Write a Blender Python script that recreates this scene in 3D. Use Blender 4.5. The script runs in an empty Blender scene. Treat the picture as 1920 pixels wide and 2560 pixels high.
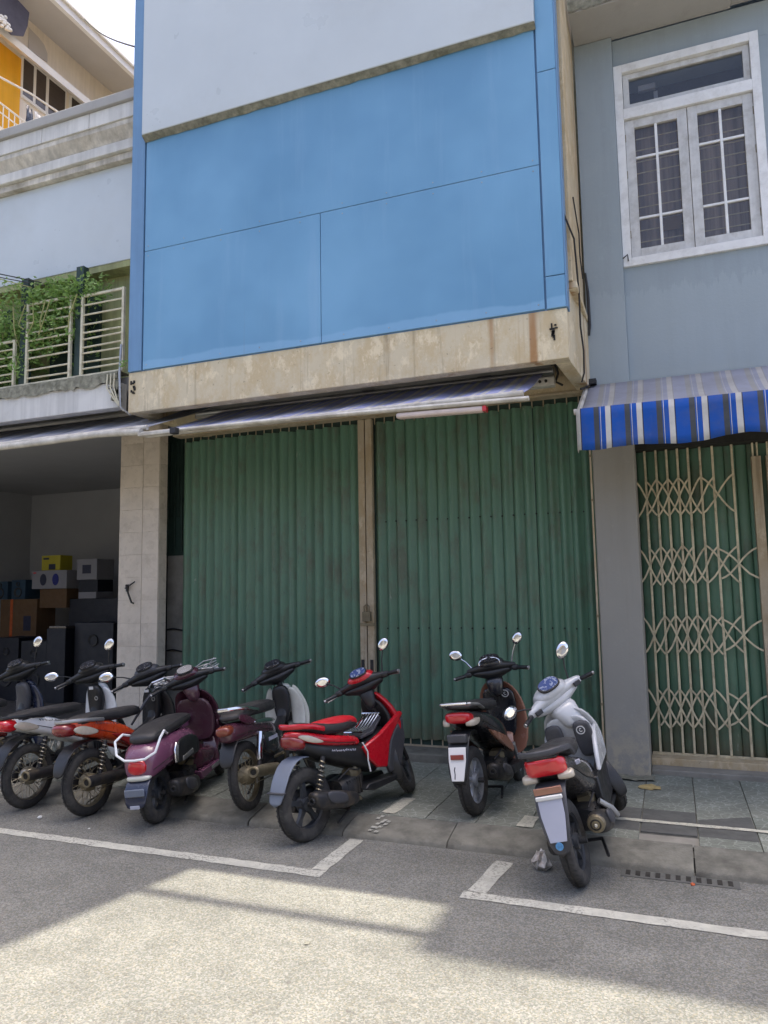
import bpy, math, random
from mathutils import Vector, Matrix
random.seed(7)
SC = bpy.context.scene
COL = SC.collection

# ------------------------------------------------------------------ camera, sky, sun, exposure
CAM_H = 1.9
YAW, PITCH, ROLL = math.radians(-21.13), math.radians(6.057), math.radians(-0.982)
_fw = Vector((math.sin(YAW)*math.cos(PITCH), math.cos(YAW)*math.cos(PITCH), math.sin(PITCH)))
_rt = Vector((math.cos(YAW), -math.sin(YAW), 0)); _up = _rt.cross(_fw)
_r = math.cos(ROLL)*_rt + math.sin(ROLL)*_up
_u = -math.sin(ROLL)*_rt + math.cos(ROLL)*_up
cd = bpy.data.cameras.new('camera'); cam = bpy.data.objects.new('camera', cd); COL.objects.link(cam)
cd.sensor_fit = 'VERTICAL'; cd.sensor_height = 36; cd.lens = 25.93; cd.clip_start = .05; cd.clip_end = 2000
cam.matrix_world = Matrix(((_r.x, _u.x, -_fw.x, 0), (_r.y, _u.y, -_fw.y, 0), (_r.z, _u.z, -_fw.z, CAM_H), (0, 0, 0, 1)))
SC.camera = cam

SUN_AZ = math.atan2(.22, 1.0)            # the sun stands behind the shop fronts, a little to the right
SUN_EL = math.atan2(4.84, math.hypot(.22, 1))
world = bpy.data.worlds.new('World'); SC.world = world; world.use_nodes = True
wn = world.node_tree.nodes; wl = world.node_tree.links
sky_tex = wn.new('ShaderNodeTexSky'); sky_tex.sky_type = 'NISHITA'; sky_tex.sun_disc = False
sky_tex.sun_elevation = SUN_EL; sky_tex.sun_rotation = SUN_AZ
sky_tex.air_density = .5; sky_tex.dust_density = 4.5; sky_tex.ozone_density = .6
wl.new(sky_tex.outputs[0], wn['Background'].inputs[0]); wn['Background'].inputs[1].default_value = .15
sd = bpy.data.lights.new('sun', 'SUN'); sun = bpy.data.objects.new('sun', sd); COL.objects.link(sun)
sd.energy = 2.5; sd.angle = math.radians(.53); sd.color = (1, .93, .78)
to_sun = Vector((math.sin(SUN_AZ)*math.cos(SUN_EL), math.cos(SUN_AZ)*math.cos(SUN_EL), math.sin(SUN_EL)))
sun.rotation_euler = (-to_sun).to_track_quat('-Z', 'Y').to_euler(); sun.location = (0, 20, 40)
SC.view_settings.view_transform = 'Standard'; SC.view_settings.look = 'None'
SC.view_settings.gamma = 1; SC.view_settings.exposure = 1.88; SC.view_settings.use_curve_mapping = False

# ------------------------------------------------------------------ materials
def lin(r, g, b):
    f = lambda c: (c/255/12.92) if c/255 <= .04045 else ((c/255+.055)/1.055)**2.4
    return (f(r), f(g), f(b))

class NT:
    def __init__(s, name):
        s.m = bpy.data.materials.new(name); s.m.use_nodes = True
        s.n = s.m.node_tree.nodes; s.l = s.m.node_tree.links; s.b = s.n['Principled BSDF']
        tc = s.n.new('ShaderNodeTexCoord'); oi = s.n.new('ShaderNodeObjectInfo')
        mul = s.n.new('ShaderNodeVectorMath'); mul.operation = 'SCALE'
        cmb = s.n.new('ShaderNodeCombineXYZ')
        for i in range(3): s.l.new(oi.outputs['Random'], cmb.inputs[i])
        s.l.new(cmb.outputs[0], mul.inputs[0]); mul.inputs['Scale'].default_value = 17.3
        add = s.n.new('ShaderNodeVectorMath'); add.operation = 'ADD'
        s.l.new(tc.outputs['Object'], add.inputs[0]); s.l.new(mul.outputs[0], add.inputs[1])
        s.raw = tc.outputs['Object']; s.co = add.outputs[0]; s.rnd = oi.outputs['Random']
    def map(s, src, scale):
        m = s.n.new('ShaderNodeMapping'); m.inputs['Scale'].default_value = scale
        s.l.new(src, m.inputs['Vector']); return m.outputs[0]
    def noise(s, scale, detail=6, rough=.6, src=None, sc3=None):
        t = s.n.new('ShaderNodeTexNoise'); t.inputs['Scale'].default_value = scale
        t.inputs['Detail'].default_value = detail; t.inputs['Roughness'].default_value = rough
        v = src or s.co
        if sc3: v = s.map(v, sc3)
        s.l.new(v, t.inputs['Vector']); return t.outputs['Fac']
    def voro(s, scale, feature='F1', src=None, out='Distance', sc3=None):
        t = s.n.new('ShaderNodeTexVoronoi'); t.feature = feature; t.inputs['Scale'].default_value = scale
        v = src or s.co
        if sc3: v = s.map(v, sc3)
        s.l.new(v, t.inputs['Vector']); return t.outputs[out]
    def ramp(s, fac, stops, interp='LINEAR'):
        r = s.n.new('ShaderNodeValToRGB'); e = r.color_ramp.elements; r.color_ramp.interpolation = interp
        while len(e) < len(stops): e.new(.5)
        for k, (p, c) in zip(e, stops):
            k.position = p; k.color = (c, c, c, 1) if not hasattr(c, '__len__') else (*c, 1)
        s.l.new(fac, r.inputs[0]); return r.outputs[0]
    def mix(s, fac, a, b, mode='MIX'):
        m = s.n.new('ShaderNodeMix'); m.data_type = 'RGBA'; m.blend_type = mode
        for v, i in ((fac, 0), (a, 6), (b, 7)):
            if hasattr(v, 'links'): s.l.new(v, m.inputs[i])
            elif i == 0: m.inputs[0].default_value = v
            else: m.inputs[i].default_value = (*v, 1)
        return m.outputs[2]
    def math(s, op, a, b=None):
        m = s.n.new('ShaderNodeMath'); m.operation = op
        for v, i in ((a, 0), (b, 1)):
            if v is None: continue
            if hasattr(v, 'links'): s.l.new(v, m.inputs[i])
            else: m.inputs[i].default_value = v
        return m.outputs[0]
    def sep(s, src):
        m = s.n.new('ShaderNodeSeparateXYZ'); s.l.new(src, m.inputs[0]); return m.outputs
    def bump(s, h, strength=.3, dist=.01):
        b = s.n.new('ShaderNodeBump'); b.inputs['Strength'].default_value = strength; b.inputs['Distance'].default_value = dist
        s.l.new(h, b.inputs['Height']); s.l.new(b.outputs[0], s.b.inputs['Normal'])
    def col(s, v):
        if hasattr(v, 'links'): s.l.new(v, s.b.inputs['Base Color'])
        else: s.b.inputs['Base Color'].default_value = (*v, 1)
    def set(s, rough=.6, metal=0, spec=.5, coat=0):
        i = s.b.inputs
        if hasattr(rough, 'links'): s.l.new(rough, i['Roughness'])
        else: i['Roughness'].default_value = rough
        i['Metallic'].default_value = metal; i['Specular IOR Level'].default_value = spec
        i['Coat Weight'].default_value = coat; i['Coat Roughness'].default_value = .08
        return s.m

def sc(c, k): return tuple(min(1, x*k) for x in c)

def MAT(name, c, rough=.55, metal=0, var=.18, vs=4, bump=.1, bs=40, coat=0, spec=.5, streak=0, dirt=None, dirt_amt=.35, dscale=2.2):
    t = NT(name)
    f = t.ramp(t.noise(vs), [(.3, 1-var), (.7, 1+var*.6)])
    v = t.mix(1.0, c, f, 'MULTIPLY')
    if streak:
        st = t.ramp(t.noise(1, 5, .65, sc3=(9, 9, .5)), [(.35, 1-streak), (.62, 1.0)])
        v = t.mix(1.0, v, st, 'MULTIPLY')
    if dirt:
        d = t.ramp(t.noise(dscale, 8, .68), [(.48, 0.0), (.72, dirt_amt)])
        v = t.mix(d, v, dirt)
    t.col(v)
    r = t.ramp(t.noise(vs*2.3, 4), [(.3, max(0, rough-.1)), (.7, min(1, rough+.12))])
    if bump: t.bump(t.noise(bs, 5), bump, .004)
    return t.set(r, metal, spec, coat)

K = {}
def asphalt():
    t = NT('asphalt')
    co = t.raw
    base = t.ramp(t.noise(.55, 5, .6, src=co), [(.3, lin(106, 106.5, 103)), (.7, lin(122, 122.5, 118))])
    big = t.ramp(t.noise(3.2, 6, .7, src=co), [(.35, .86), (.65, 1.08)])
    v = t.mix(1.0, base, big, 'MULTIPLY')
    g = t.voro(120, 'F1', src=co, out='Color')
    gs = t.ramp(t.sep(g)[0], [(0, .6), (.5, .96), (1, 1.5)])
    v = t.mix(.8, v, gs, 'MULTIPLY')
    warm = t.ramp(t.sep(g)[1], [(.55, (1, 1, 1)), (1, (1.08, 1.0, .86))])
    v = t.mix(1.0, v, warm, 'MULTIPLY')
    # old oil and tyre stains
    st = t.ramp(t.noise(1.1, 7, .7, src=t.map(co, (.35, 1.6, 1))), [(.55, 0.0), (.75, .35)])
    v = t.mix(st, v, lin(70, 69, 67))
    pt = t.ramp(t.voro(2.3, 'F1', src=co), [(.02, 0.6), (.06, 0.0)])
    v = t.mix(pt, v, lin(82, 80, 77))
    t.col(v)
    d = t.voro(120, 'F1', src=co)
    h = t.math('ADD', t.math('MULTIPLY', d, -1.0), t.noise(220, 3, src=co))
    t.bump(h, .55, .006)
    return t.set(t.ramp(t.noise(30, 3, src=co), [(.3, .8), (.7, .95)]), 0, .3)

def pave_tile():
    t = NT('pavement_tile')
    v = t.mix(t.noise(2.2, 7, .65), lin(118, 124, 114), lin(142, 144, 133))
    lean = t.mix(t.rnd, lin(116, 122, 112), lin(144, 144, 132))
    v = t.mix(.35, v, lean)
    warp = t.n.new('ShaderNodeVectorMath'); warp.operation = 'ADD'
    nz = t.n.new('ShaderNodeTexNoise'); nz.inputs['Scale'].default_value = 5
    t.l.new(t.co, nz.inputs['Vector'])
    sub = t.n.new('ShaderNodeVectorMath'); sub.operation = 'SCALE'; sub.inputs['Scale'].default_value = .12
    t.l.new(nz.outputs['Color'], sub.inputs[0]); t.l.new(t.co, warp.inputs[0]); t.l.new(sub.outputs[0], warp.inputs[1])
    cr = t.voro(13, 'DISTANCE_TO_EDGE', src=warp.outputs[0])
    line = t.ramp(cr, [(.02, 1.0), (.06, 0.0)])
    v = t.mix(t.math('MULTIPLY', line, .5), v, lin(180, 184, 174))
    d = t.ramp(t.noise(1.5, 8, .7), [(.42, 0.0), (.7, .55)])
    v = t.mix(d, v, lin(84, 84, 76))
    sp = t.ramp(t.noise(160, 2), [(.35, .82), (.65, 1.12)])
    v = t.mix(1.0, v, sp, 'MULTIPLY')
    t.col(v); t.bump(t.math('ADD', t.math('MULTIPLY', line, .5), t.noise(120, 3)), .35, .004)
    return t.set(.82, 0, .3)

def stained_cream(name, c, rust=.5, dark=.4):
    t = NT(name)
    v = t.mix(t.noise(1.4, 7, .7), c, sc(c, .82))
    blot = t.ramp(t.noise(3.2, 8, .72, sc3=(1.3, 1, .8)), [(.45, 0.0), (.6, .8)])
    v = t.mix(blot, v, sc((c[0]*.95, c[1]*.86, c[2]*.72), .86))
    pale = t.ramp(t.noise(4.5, 7, .75, sc3=(1.5, 1, .9)), [(.52, 0.0), (.62, .75)])
    v = t.mix(pale, v, sc(c, 1.16))
    r = t.ramp(t.noise(1, 3, .7, sc3=(3.2, 3.2, .12)), [(.6, 0.0), (.68, rust)])
    v = t.mix(r, v, lin(150, 100, 48))
    r2 = t.ramp(t.noise(1, 5, .7, sc3=(8, 8, .3)), [(.57, 0.0), (.7, dark)])
    v = t.mix(r2, v, lin(120, 104, 82))
    fl = t.ramp(t.noise(26, 4, .6), [(.66, 0.0), (.72, .5)])
    v = t.mix(fl, v, lin(110, 98, 84))
    t.col(v); t.bump(t.noise(45, 6), .25, .006)
    return t.set(.85, 0, .3)

def plaster(name, c, dirt, low=0, wash=0):
    t = NT(name)
    v = t.mix(t.noise(.9, 7, .65), sc(c, .86), sc(c, 1.1))
    s1 = t.ramp(t.noise(1, 6, .7, sc3=(5, 5, .35)), [(.5, 0.0), (.75, .24)])
    v = t.mix(s1, v, dirt)
    s2 = t.ramp(t.noise(6, 8, .75), [(.58, 0.0), (.72, .35)])
    v = t.mix(s2, v, sc(c, 1.25))
    if low:
        z = t.sep(t.raw)[2]
        wob = t.math('ADD', z, t.math('MULTIPLY', t.noise(4, 6, .7), .5))
        m = t.ramp(wob, [(.35, 1.0), (.95, 0.0)])
        pt = t.math('MULTIPLY', m, t.ramp(t.noise(11, 6, .7), [(.42, .0), (.56, 1.0)]))
        v = t.mix(pt, v, lin(176, 166, 146))
    if wash:
        zz = t.math('ADD', t.sep(t.raw)[2], t.math('MULTIPLY', t.noise(1, 5, .7, src=t.raw, sc3=(14, 14, .3)), .55))
        m = t.math('MULTIPLY', t.ramp(t.math('SUBTRACT', zz, 4.2), [(.93, .0), (.96, 1.0)]), 1.0)
        m = t.math('SUBTRACT', 1.0, m); v = t.mix(t.math('MULTIPLY', m, .35), v, sc((c[0]*1.12, c[1]*1.1, c[2]*1.08), 1.12))
    t.col(v); t.bump(t.noise(30, 7, .65), .22, .008)
    return t.set(.88, 0, .25)

def blue_panel():
    t = NT('blue_aluminium_panel')
    c = lin(102, 152, 188)
    v = t.mix(t.ramp(t.noise(.85, 3, .5, src=t.raw), [(.35, 0.0), (.7, 1.0)]), sc(c, .9), sc((c[0]*1.18, c[1]*1.06, c[2]*1.0), 1.1))
    dr = t.ramp(t.noise(1, 6, .7, sc3=(3.5, 3.5, .22)), [(.55, 0.0), (.78, .3)])
    v = t.mix(dr, v, lin(150, 178, 205))
    z = t.sep(t.raw)[2]
    zz = t.math('ADD', z, t.math('MULTIPLY', t.noise(1.3, 4, .6, src=t.map(t.raw, (1, 1, 0.0))), .16))
    band = t.ramp(t.math('SUBTRACT', zz, 4.35), [(.18, .38), (.2, .0)])
    v = t.mix(band, v, lin(142, 182, 214))
    drips = t.ramp(t.noise(1, 4, .7, sc3=(26, 26, .5)), [(.66, 0.0), (.76, .35)])
    v = t.mix(t.math('MULTIPLY', drips, t.ramp(t.math('SUBTRACT', z, 4.35), [(.0, 1.0), (.6, .0)])), v, lin(120, 104, 90))
    t.col(v); t.bump(t.noise(1.1, 2, .4, src=t.raw), .4, .06)
    return t.set(t.ramp(t.noise(3, 4, src=t.raw), [(.3, .3), (.7, .46)]), 0, .5)

def stripes(name, fade, B=lin(40, 98, 190), D=lin(58, 64, 80), G=lin(86, 90, 94)):
    t = NT(name)
    x = t.sep(t.raw)[0]
    fr = t.math('FRACT', t.math('DIVIDE', t.math('ADD', x, 40.03), .262))
    W = lin(222, 220, 214)
    v = t.ramp(fr, [(0, W), (.17, D), (.2, B), (.62, G), (.79, B), (.83, W), (.85, B)], 'CONSTANT')
    if fade: v = t.mix(fade, v, lin(192, 190, 186))
    d = t.ramp(t.noise(3, 7, .7), [(.45, 0.0), (.75, .35)])
    v = t.mix(d, v, lin(128, 122, 112))
    t.col(v); t.bump(t.noise(5, 3), .35, .03)
    m = t.set(.75, 0, .25)
    tr = t.n.new('ShaderNodeBsdfTranslucent'); t.l.new(v, tr.inputs[0])          # thin cloth lets some light through
    mx = t.n.new('ShaderNodeMixShader'); mx.inputs[0].default_value = .35
    t.l.new(t.b.outputs[0], mx.inputs[1]); t.l.new(tr.outputs[0], mx.inputs[2])
    t.l.new(mx.outputs[0], t.n['Material Output'].inputs[0])
    return m

def shutter_green():
    t = NT('green_shutter_paint')
    a, b = lin(80, 117, 94), lin(98, 134, 112)
    v = t.mix(t.noise(1.3, 6, .65), a, b)
    v = t.mix(t.math('MULTIPLY', t.rnd, .25), v, lin(84, 110, 88))
    r = t.ramp(t.noise(2.0, 7, .7, sc3=(1.3, 1, .8)), [(.5, 0.0), (.66, .62)])
    v = t.mix(r, v, lin(88, 84, 68))
    f = t.ramp(t.noise(1, 5, .7, sc3=(22, 22, .5)), [(.6, 0.0), (.75, .4)])
    v = t.mix(f, v, lin(132, 152, 138))
    sp = t.ramp(t.noise(60, 3), [(.72, 0.0), (.77, .7)])
    v = t.mix(sp, v, lin(70, 52, 36))
    zb = t.ramp(t.math('ADD', t.sep(t.raw)[2], t.math('MULTIPLY', t.noise(5, 6, .7), .7)), [(.55, .75), (1.05, .0)])
    v = t.mix(zb, v, lin(104, 92, 72))
    scr = t.ramp(t.noise(9, 6, .75, sc3=(1, 1, .25)), [(.66, 0.0), (.7, .6)])
    v = t.mix(scr, v, lin(150, 160, 146))
    t.col(v); t.bump(t.noise(25, 4), .08, .004)
    return t.set(t.ramp(t.noise(6, 4), [(.3, .32), (.7, .55)]), 0, .5)

def build_materials():
    K['asphalt'] = asphalt(); K['tile'] = pave_tile()
    def worn_paint(name, c, under, wear):
        t = NT(name); v = t.mix(t.noise(9, 5), sc(c, .85), sc(c, 1.08))
        chip = t.math('MULTIPLY', t.ramp(t.noise(48, 5, .75), [(.5, 0.0), (.57, 1.0)]), t.ramp(t.noise(2.6, 5, .65), [(.36, 0.0), (.6, wear)]))
        film = t.ramp(t.noise(7, 6, .7), [(.45, 0.0), (.75, .45)])
        v = t.mix(film, v, under); t.col(t.mix(chip, v, under)); t.bump(t.noise(140, 4), .5, .004); return t.set(.8, 0, .3)
    K['paint'] = worn_paint('worn_road_paint', lin(184, 183, 172), lin(112, 112, 107), 1.0); K['paint_pave'] = worn_paint('worn_pavement_paint', lin(206, 202, 184), lin(124, 126, 116), .7)
    K['kerb'] = MAT('kerb_concrete', lin(120, 118, 108), .9, var=.35, vs=6, bump=.9, bs=60, dirt=lin(72, 70, 63), dirt_amt=.75, dscale=4)
    K['concrete'] = MAT('bare_concrete', lin(142, 138, 128), .9, var=.25, vs=4, bump=.4, bs=50, dirt=lin(88, 84, 76), dirt_amt=.6)
    K['cream'] = stained_cream('stained_cream_paint', lin(212, 199, 170), .75, .5)
    K['cream_dull'] = stained_cream('dull_cream_paint', lin(196, 180, 150), .35, .3)
    K['post'] = stained_cream('rusty_beige_post', lin(182, 168, 144), .5, .6)
    K['grey'] = plaster('grey_blue_plaster', lin(151, 162, 168), lin(122, 128, 129), 0, 1)
    K['grey_pillar'] = plaster('grey_pillar_cement', lin(152, 149, 141), lin(118, 114, 106), 1)
    K['soffit'] = plaster('soffit_paint', lin(168, 166, 162), lin(130, 126, 118))
    K['blue'] = blue_panel()
    K['blue_trim'] = MAT('blue_trim_metal', lin(106, 144, 180), .4, var=.1, vs=2, bump=0, streak=.12)
    K['white_panel'] = MAT('white_sign_panel', lin(194, 201, 203), .35, var=.06, vs=.8, bump=.04, bs=2, dirt=lin(180, 184, 182), dirt_amt=.5, dscale=.7)
    K['white_wall'] = MAT('white_wall_paint', lin(214, 212, 206), .7, var=.08, vs=2, bump=.15, bs=30, streak=.2, dirt=lin(160, 156, 146), dirt_amt=.4)
    K['moss'] = MAT('mossy_edge', lin(140, 138, 122), .95, var=.5, vs=14, bump=.6, bs=40, dirt=lin(78, 80, 62), dirt_amt=.8, dscale=6)
    K['black_metal'] = MAT('black_metal', lin(38, 38, 40), .5, var=.3, dirt=lin(84, 74, 62), dirt_amt=.4)
    K['dark_gap'] = MAT('dark_steel_and_gap_shade', lin(40, 38, 34), .8, var=.3)  # for steel bits, and as painted shade in openings and backings
    K['alu'] = MAT('dull_aluminium', lin(176, 176, 176), .42, .85, var=.2, bump=.05, dirt=lin(110, 104, 96), dirt_amt=.5)
    K['bar_white'] = MAT('awning_bar_paint', lin(204, 200, 190), .5, var=.2, vs=6, streak=.2, dirt=lin(130, 118, 100), dirt_amt=.7, dscale=4)
    K['str_bright'] = stripes('striped_awning_canvas', 0); K['str_faded'] = stripes('faded_striped_canvas', .76)
    K['str_lav'] = stripes('lavender_striped_canvas', .15, lin(188, 192, 232), lin(222, 220, 220), lin(232, 230, 224))
    K['shutter'] = shutter_green()
    K['shutter_dark'] = MAT('dark_green_sheet', lin(44, 66, 58), .6, var=.3, vs=5, streak=.3)
    K['gate_bar'] = MAT('beige_gate_paint', lin(216, 203, 170), .55, var=.2, vs=8, streak=.2, dirt=lin(112, 88, 60), dirt_amt=.6, dscale=9)
    K['win_white'] = MAT('white_window_paint', lin(228, 228, 226), .55, var=.08, vs=6, bump=.2, bs=30, dirt=lin(166, 162, 154), dirt_amt=.45, dscale=7)
    K['win_frame2'] = MAT('weathered_white_wood', lin(206, 206, 204), .6, var=.15, vs=9, bump=.3, bs=40, streak=.15, dirt=lin(150, 146, 138), dirt_amt=.6, dscale=8)
    t = NT('window_glass'); z = t.sep(t.raw)[2]; bl = t.ramp(t.math('FRACT', t.math('ADD', t.math('MULTIPLY', z, 9.0), t.math('MULTIPLY', t.noise(1.5, 2, src=t.raw), .3))), [(.0, 1.0), (.08, .0)])
    v = t.mix(t.noise(1.6, 4, src=t.raw), lin(58, 52, 50), lin(88, 78, 72)); t.col(t.mix(t.math('MULTIPLY', bl, .18), v, lin(130, 118, 106))); t.bump(t.noise(2.2, 2), .12, .02); K['glass'] = t.set(.04, 0, .5)
    t = NT('clear_pane'); t.col((.9, .92, .92)); t.b.inputs['Transmission Weight'].default_value = 1; t.b.inputs['IOR'].default_value = 1.45; K['clear'] = t.set(.02, 0, .5)
    t = NT('shade_curtain'); t.col(t.mix(t.ramp(t.noise(1, 3, .6, sc3=(18, 1, .3)), [(.35, 0.0), (.65, 1.0)]), lin(120, 104, 94), lin(160, 142, 130))); K['curtain'] = t.set(.9)
    K['col_tile'] = MAT('column_ceramic_tile', lin(208, 196, 180), .3, var=.07, vs=5, bump=.03, dirt=lin(150, 138, 120), dirt_amt=.5, dscale=3)
    K['grout'] = MAT('grout', lin(188, 176, 160), .95, var=.2)
    K['cornice'] = MAT('weathered_cornice', lin(214, 208, 196), .9, var=.25, vs=5, bump=.4, bs=20, streak=.35, dirt=lin(140, 130, 110), dirt_amt=.7)
    K['olive'] = MAT('olive_shade_wall', lin(172, 174, 124), .85, var=.3, vs=3, streak=.35)
    K['rail'] = MAT('cream_rail_paint', lin(206, 200, 174), .5, var=.15, vs=9, dirt=lin(140, 116, 84), dirt_amt=.5, dscale=10)
    K['room'] = MAT('shop_room_wall', lin(160, 161, 163), .9, var=.08, vs=1)
    K['room_floor'] = MAT('shop_floor', lin(96, 90, 84), .5, var=.15)
    K['bg_wall'] = MAT('pale_far_wall', lin(238, 228, 212), .85, var=.06, vs=2, streak=.1)
    K['bg_grey'] = MAT('far_eave_soffit', lin(196, 190, 184), .85, var=.08, vs=1)
    K['bg_white'] = MAT('far_white_trim', lin(236, 234, 230), .7, var=.06)
    K['bg_yellow'] = MAT('ochre_yellow_wall', lin(240, 176, 40), .8, var=.08, vs=2, streak=.1)
    K['tarp'] = MAT('dark_tarpaulin', lin(70, 66, 78), .7, var=.2)
    t = NT('vine_leaf'); v = t.mix(t.noise(7, 3), lin(96, 138, 62), lin(158, 184, 106)); t.col(v); t.set(.5)
    tr = t.n.new('ShaderNodeBsdfTranslucent'); t.l.new(v, tr.inputs[0]); mx = t.n.new('ShaderNodeMixShader'); mx.inputs[0].default_value = .4
    t.l.new(t.b.outputs[0], mx.inputs[1]); t.l.new(tr.outputs[0], mx.inputs[2]); t.l.new(mx.outputs[0], t.n['Material Output'].inputs[0]); K['leaf'] = t.m
    K['stem'] = MAT('vine_stem', lin(150, 150, 96), .7, var=.3)
    # motorbikes
    K['tyre'] = MAT('tyre_rubber', lin(54, 53, 52), .85, var=.25, vs=12, bump=.5, bs=160, dirt=lin(104, 100, 92), dirt_amt=.6, dscale=5)
    K['steel'] = MAT('dusty_spoke_steel', lin(172, 166, 150), .4, .9, var=.25, dirt=lin(112, 100, 78), dirt_amt=.7, dscale=9)
    K['dusty_steel'] = MAT('brown_dusty_steel', lin(136, 126, 102), .6, .5, var=.3, dirt=lin(106, 94, 70), dirt_amt=.8, dscale=9)
    K['chrome'] = MAT('chrome', lin(226, 226, 228), .14, 1, var=.05, bump=0)
    K['castwheel'] = MAT('dark_cast_wheel', lin(62, 66, 72), .5, .3, var=.2, dirt=lin(110, 104, 94), dirt_amt=.5, dscale=8)
    K['silverwheel'] = MAT('silver_cast_wheel', lin(170, 174, 180), .4, .6, var=.15, dirt=lin(112, 106, 96), dirt_amt=.5, dscale=8)
    K['blackplast'] = MAT('black_plastic', lin(32, 33, 35), .4, var=.2, vs=6, bump=.1, bs=160, dirt=lin(84, 80, 74), dirt_amt=.16)
    K['greyplast'] = MAT('grey_plastic', lin(66, 67, 72), .5, var=.15, vs=6, bump=.1, bs=160, dirt=lin(112, 108, 102), dirt_amt=.4)
    K['mudflap'] = MAT('grey_mudguard_plastic', lin(112, 120, 134), .55, var=.1, vs=4, bump=.05, dirt=lin(96, 92, 86), dirt_amt=.4)
    K['seat'] = MAT('seat_vinyl', lin(46, 45, 46), .5, var=.15, vs=5, bump=.25, bs=190, dirt=lin(100, 96, 90), dirt_amt=.2)
    K['engine'] = MAT('engine_cast', lin(58, 59, 61), .5, .4, var=.3, vs=14, bump=.4, bs=40, dirt=lin(112, 100, 80), dirt_amt=.6, dscale=7)
    K['muffler'] = MAT('muffler_black', lin(50, 50, 52), .45, .3, var=.3, vs=8, dirt=lin(118, 104, 82), dirt_amt=.5, dscale=7)
    K['muffler_tan'] = MAT('muffler_bare_metal', lin(150, 140, 118), .45, .7, var=.25, dirt=lin(104, 90, 66), dirt_amt=.7, dscale=8)
    def paint(n, c, r=.22, d=.16): return MAT(n, c, r, .0, var=.06, vs=3, bump=.0, coat=.5, dirt=lin(130, 124, 116), dirt_amt=d, dscale=3)
    K['p_red'] = paint('red_bike_paint', lin(190, 22, 38)); K['p_white'] = paint('white_bike_paint', lin(232, 234, 235), .28, .12)
    K['p_orange'] = MAT('orange_red_bike_paint', lin(206, 76, 34), .3, 0, var=.06, bump=0, coat=.5, dirt=lin(150, 30, 28), dirt_amt=.9, dscale=2.5)
    K['p_darkred'] = paint('dark_red_bike_paint', lin(142, 32, 32)); K['p_purple'] = paint('plum_bike_paint', lin(112, 66, 92))
    K['p_plumdark'] = paint('dark_plum_bike_paint', lin(74, 38, 52)); K['p_brown'] = paint('brown_bike_paint', lin(150, 104, 84))
    K['p_black'] = paint('black_bike_paint', lin(34, 35, 40)); K['p_navy'] = paint('navy_bike_paint', lin(28, 38, 62))
    K['p_cream'] = paint('off_white_bike_paint', lin(212, 212, 200), .35, .4)
    K['p_grey'] = paint('graphite_bike_paint', lin(62, 61, 62))
    K['lens_red'] = MAT('red_lamp_lens', lin(196, 22, 34), .12, 0, var=.12, vs=20, bump=.2, bs=60, coat=1)
    K['lens_dkred'] = MAT('dark_red_lamp_lens', lin(128, 26, 26), .15, 0, var=.2, vs=20, bump=.2, bs=60, coat=1)
    K['lens_brown'] = MAT('old_tail_lens', lin(120, 56, 40), .2, 0, var=.2, vs=20, bump=.2, bs=60, coat=.6)
    K['p_silver'] = paint('silver_bike_paint', lin(190, 192, 194), .26, .3)
    K['lens_amber'] = MAT('amber_lens', lin(190, 90, 40), .15, 0, var=.2, vs=20, bump=.2, bs=60, coat=1)
    K['lens_clear'] = MAT('clear_lens', lin(186, 176, 160), .12, 0, var=.12, vs=20, bump=.2, bs=60, coat=1)
    K['plate'] = MAT('white_number_plate', lin(226, 224, 222), .4, 0, var=.05, vs=5, bump=.03)
    K['sky_sticker'] = MAT('light_blue_sticker', lin(96, 158, 210), .4, var=.3, vs=60, bump=0)
    K['plate_lav'] = MAT('pale_number_plate', lin(172, 175, 190), .4, 0, var=.05, vs=5, bump=.03)
    K['mirror'] = MAT('mirror_glass', lin(236, 236, 238), .03, 1, var=.02, bump=0)
    t = NT('instrument_face'); t.col(t.mix(t.ramp(t.noise(38, 2, src=t.raw), [(.52, 0.0), (.6, 1.0)]), lin(66, 82, 128), lin(150, 158, 176))); K['dial'] = t.set(.15, 0, .6, 1)
    t = NT('dark_instrument_face'); t.col(t.mix(t.ramp(t.voro(70, 'F1', src=t.raw), [(.15, 1.0), (.3, 0.0)]), lin(40, 42, 48), lin(150, 150, 156))); K['dial_dark'] = t.set(.15, 0, .6, 1)
    K['sticker'] = MAT('white_sticker', lin(222, 222, 220), .5, var=.05, bump=0)
    K['red_vinyl'] = MAT('red_seat_vinyl', lin(196, 28, 40), .5, var=.08, bump=.2, bs=190)
    # shop goods
    K['yellow'] = MAT('yellow_carton', lin(158, 148, 34), .6, var=.06, bump=0)
    K['white_carton'] = MAT('white_carton', lin(132, 130, 132), .6, var=.06, bump=0)
    K['carton'] = MAT('brown_carton', lin(98, 74, 48), .8, var=.12, vs=6)
    K['teal'] = MAT('teal_case', lin(36, 60, 76), .6, var=.1)
    K['cabinet'] = MAT('black_cabinet', lin(22, 24, 32), .5, var=.15)
    K['ink'] = MAT('dark_print', lin(38, 40, 60), .6, var=.2, vs=20, bump=0)
    K['ink_blue'] = MAT('blue_print', lin(30, 36, 110), .6, var=.2, vs=20, bump=0)
    K['foil'] = MAT('crumpled_foil', lin(210, 206, 200), .35, .3, var=.4, vs=30, bump=.6, bs=60, dirt=lin(150, 110, 60), dirt_amt=.7, dscale=20)
    K['dryleaf'] = MAT('dry_leaf', lin(182, 160, 108), .8, var=.3, vs=20)
    K['cable'] = MAT('cable_black', lin(40, 38, 38), .7, var=.2)
build_materials()

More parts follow.
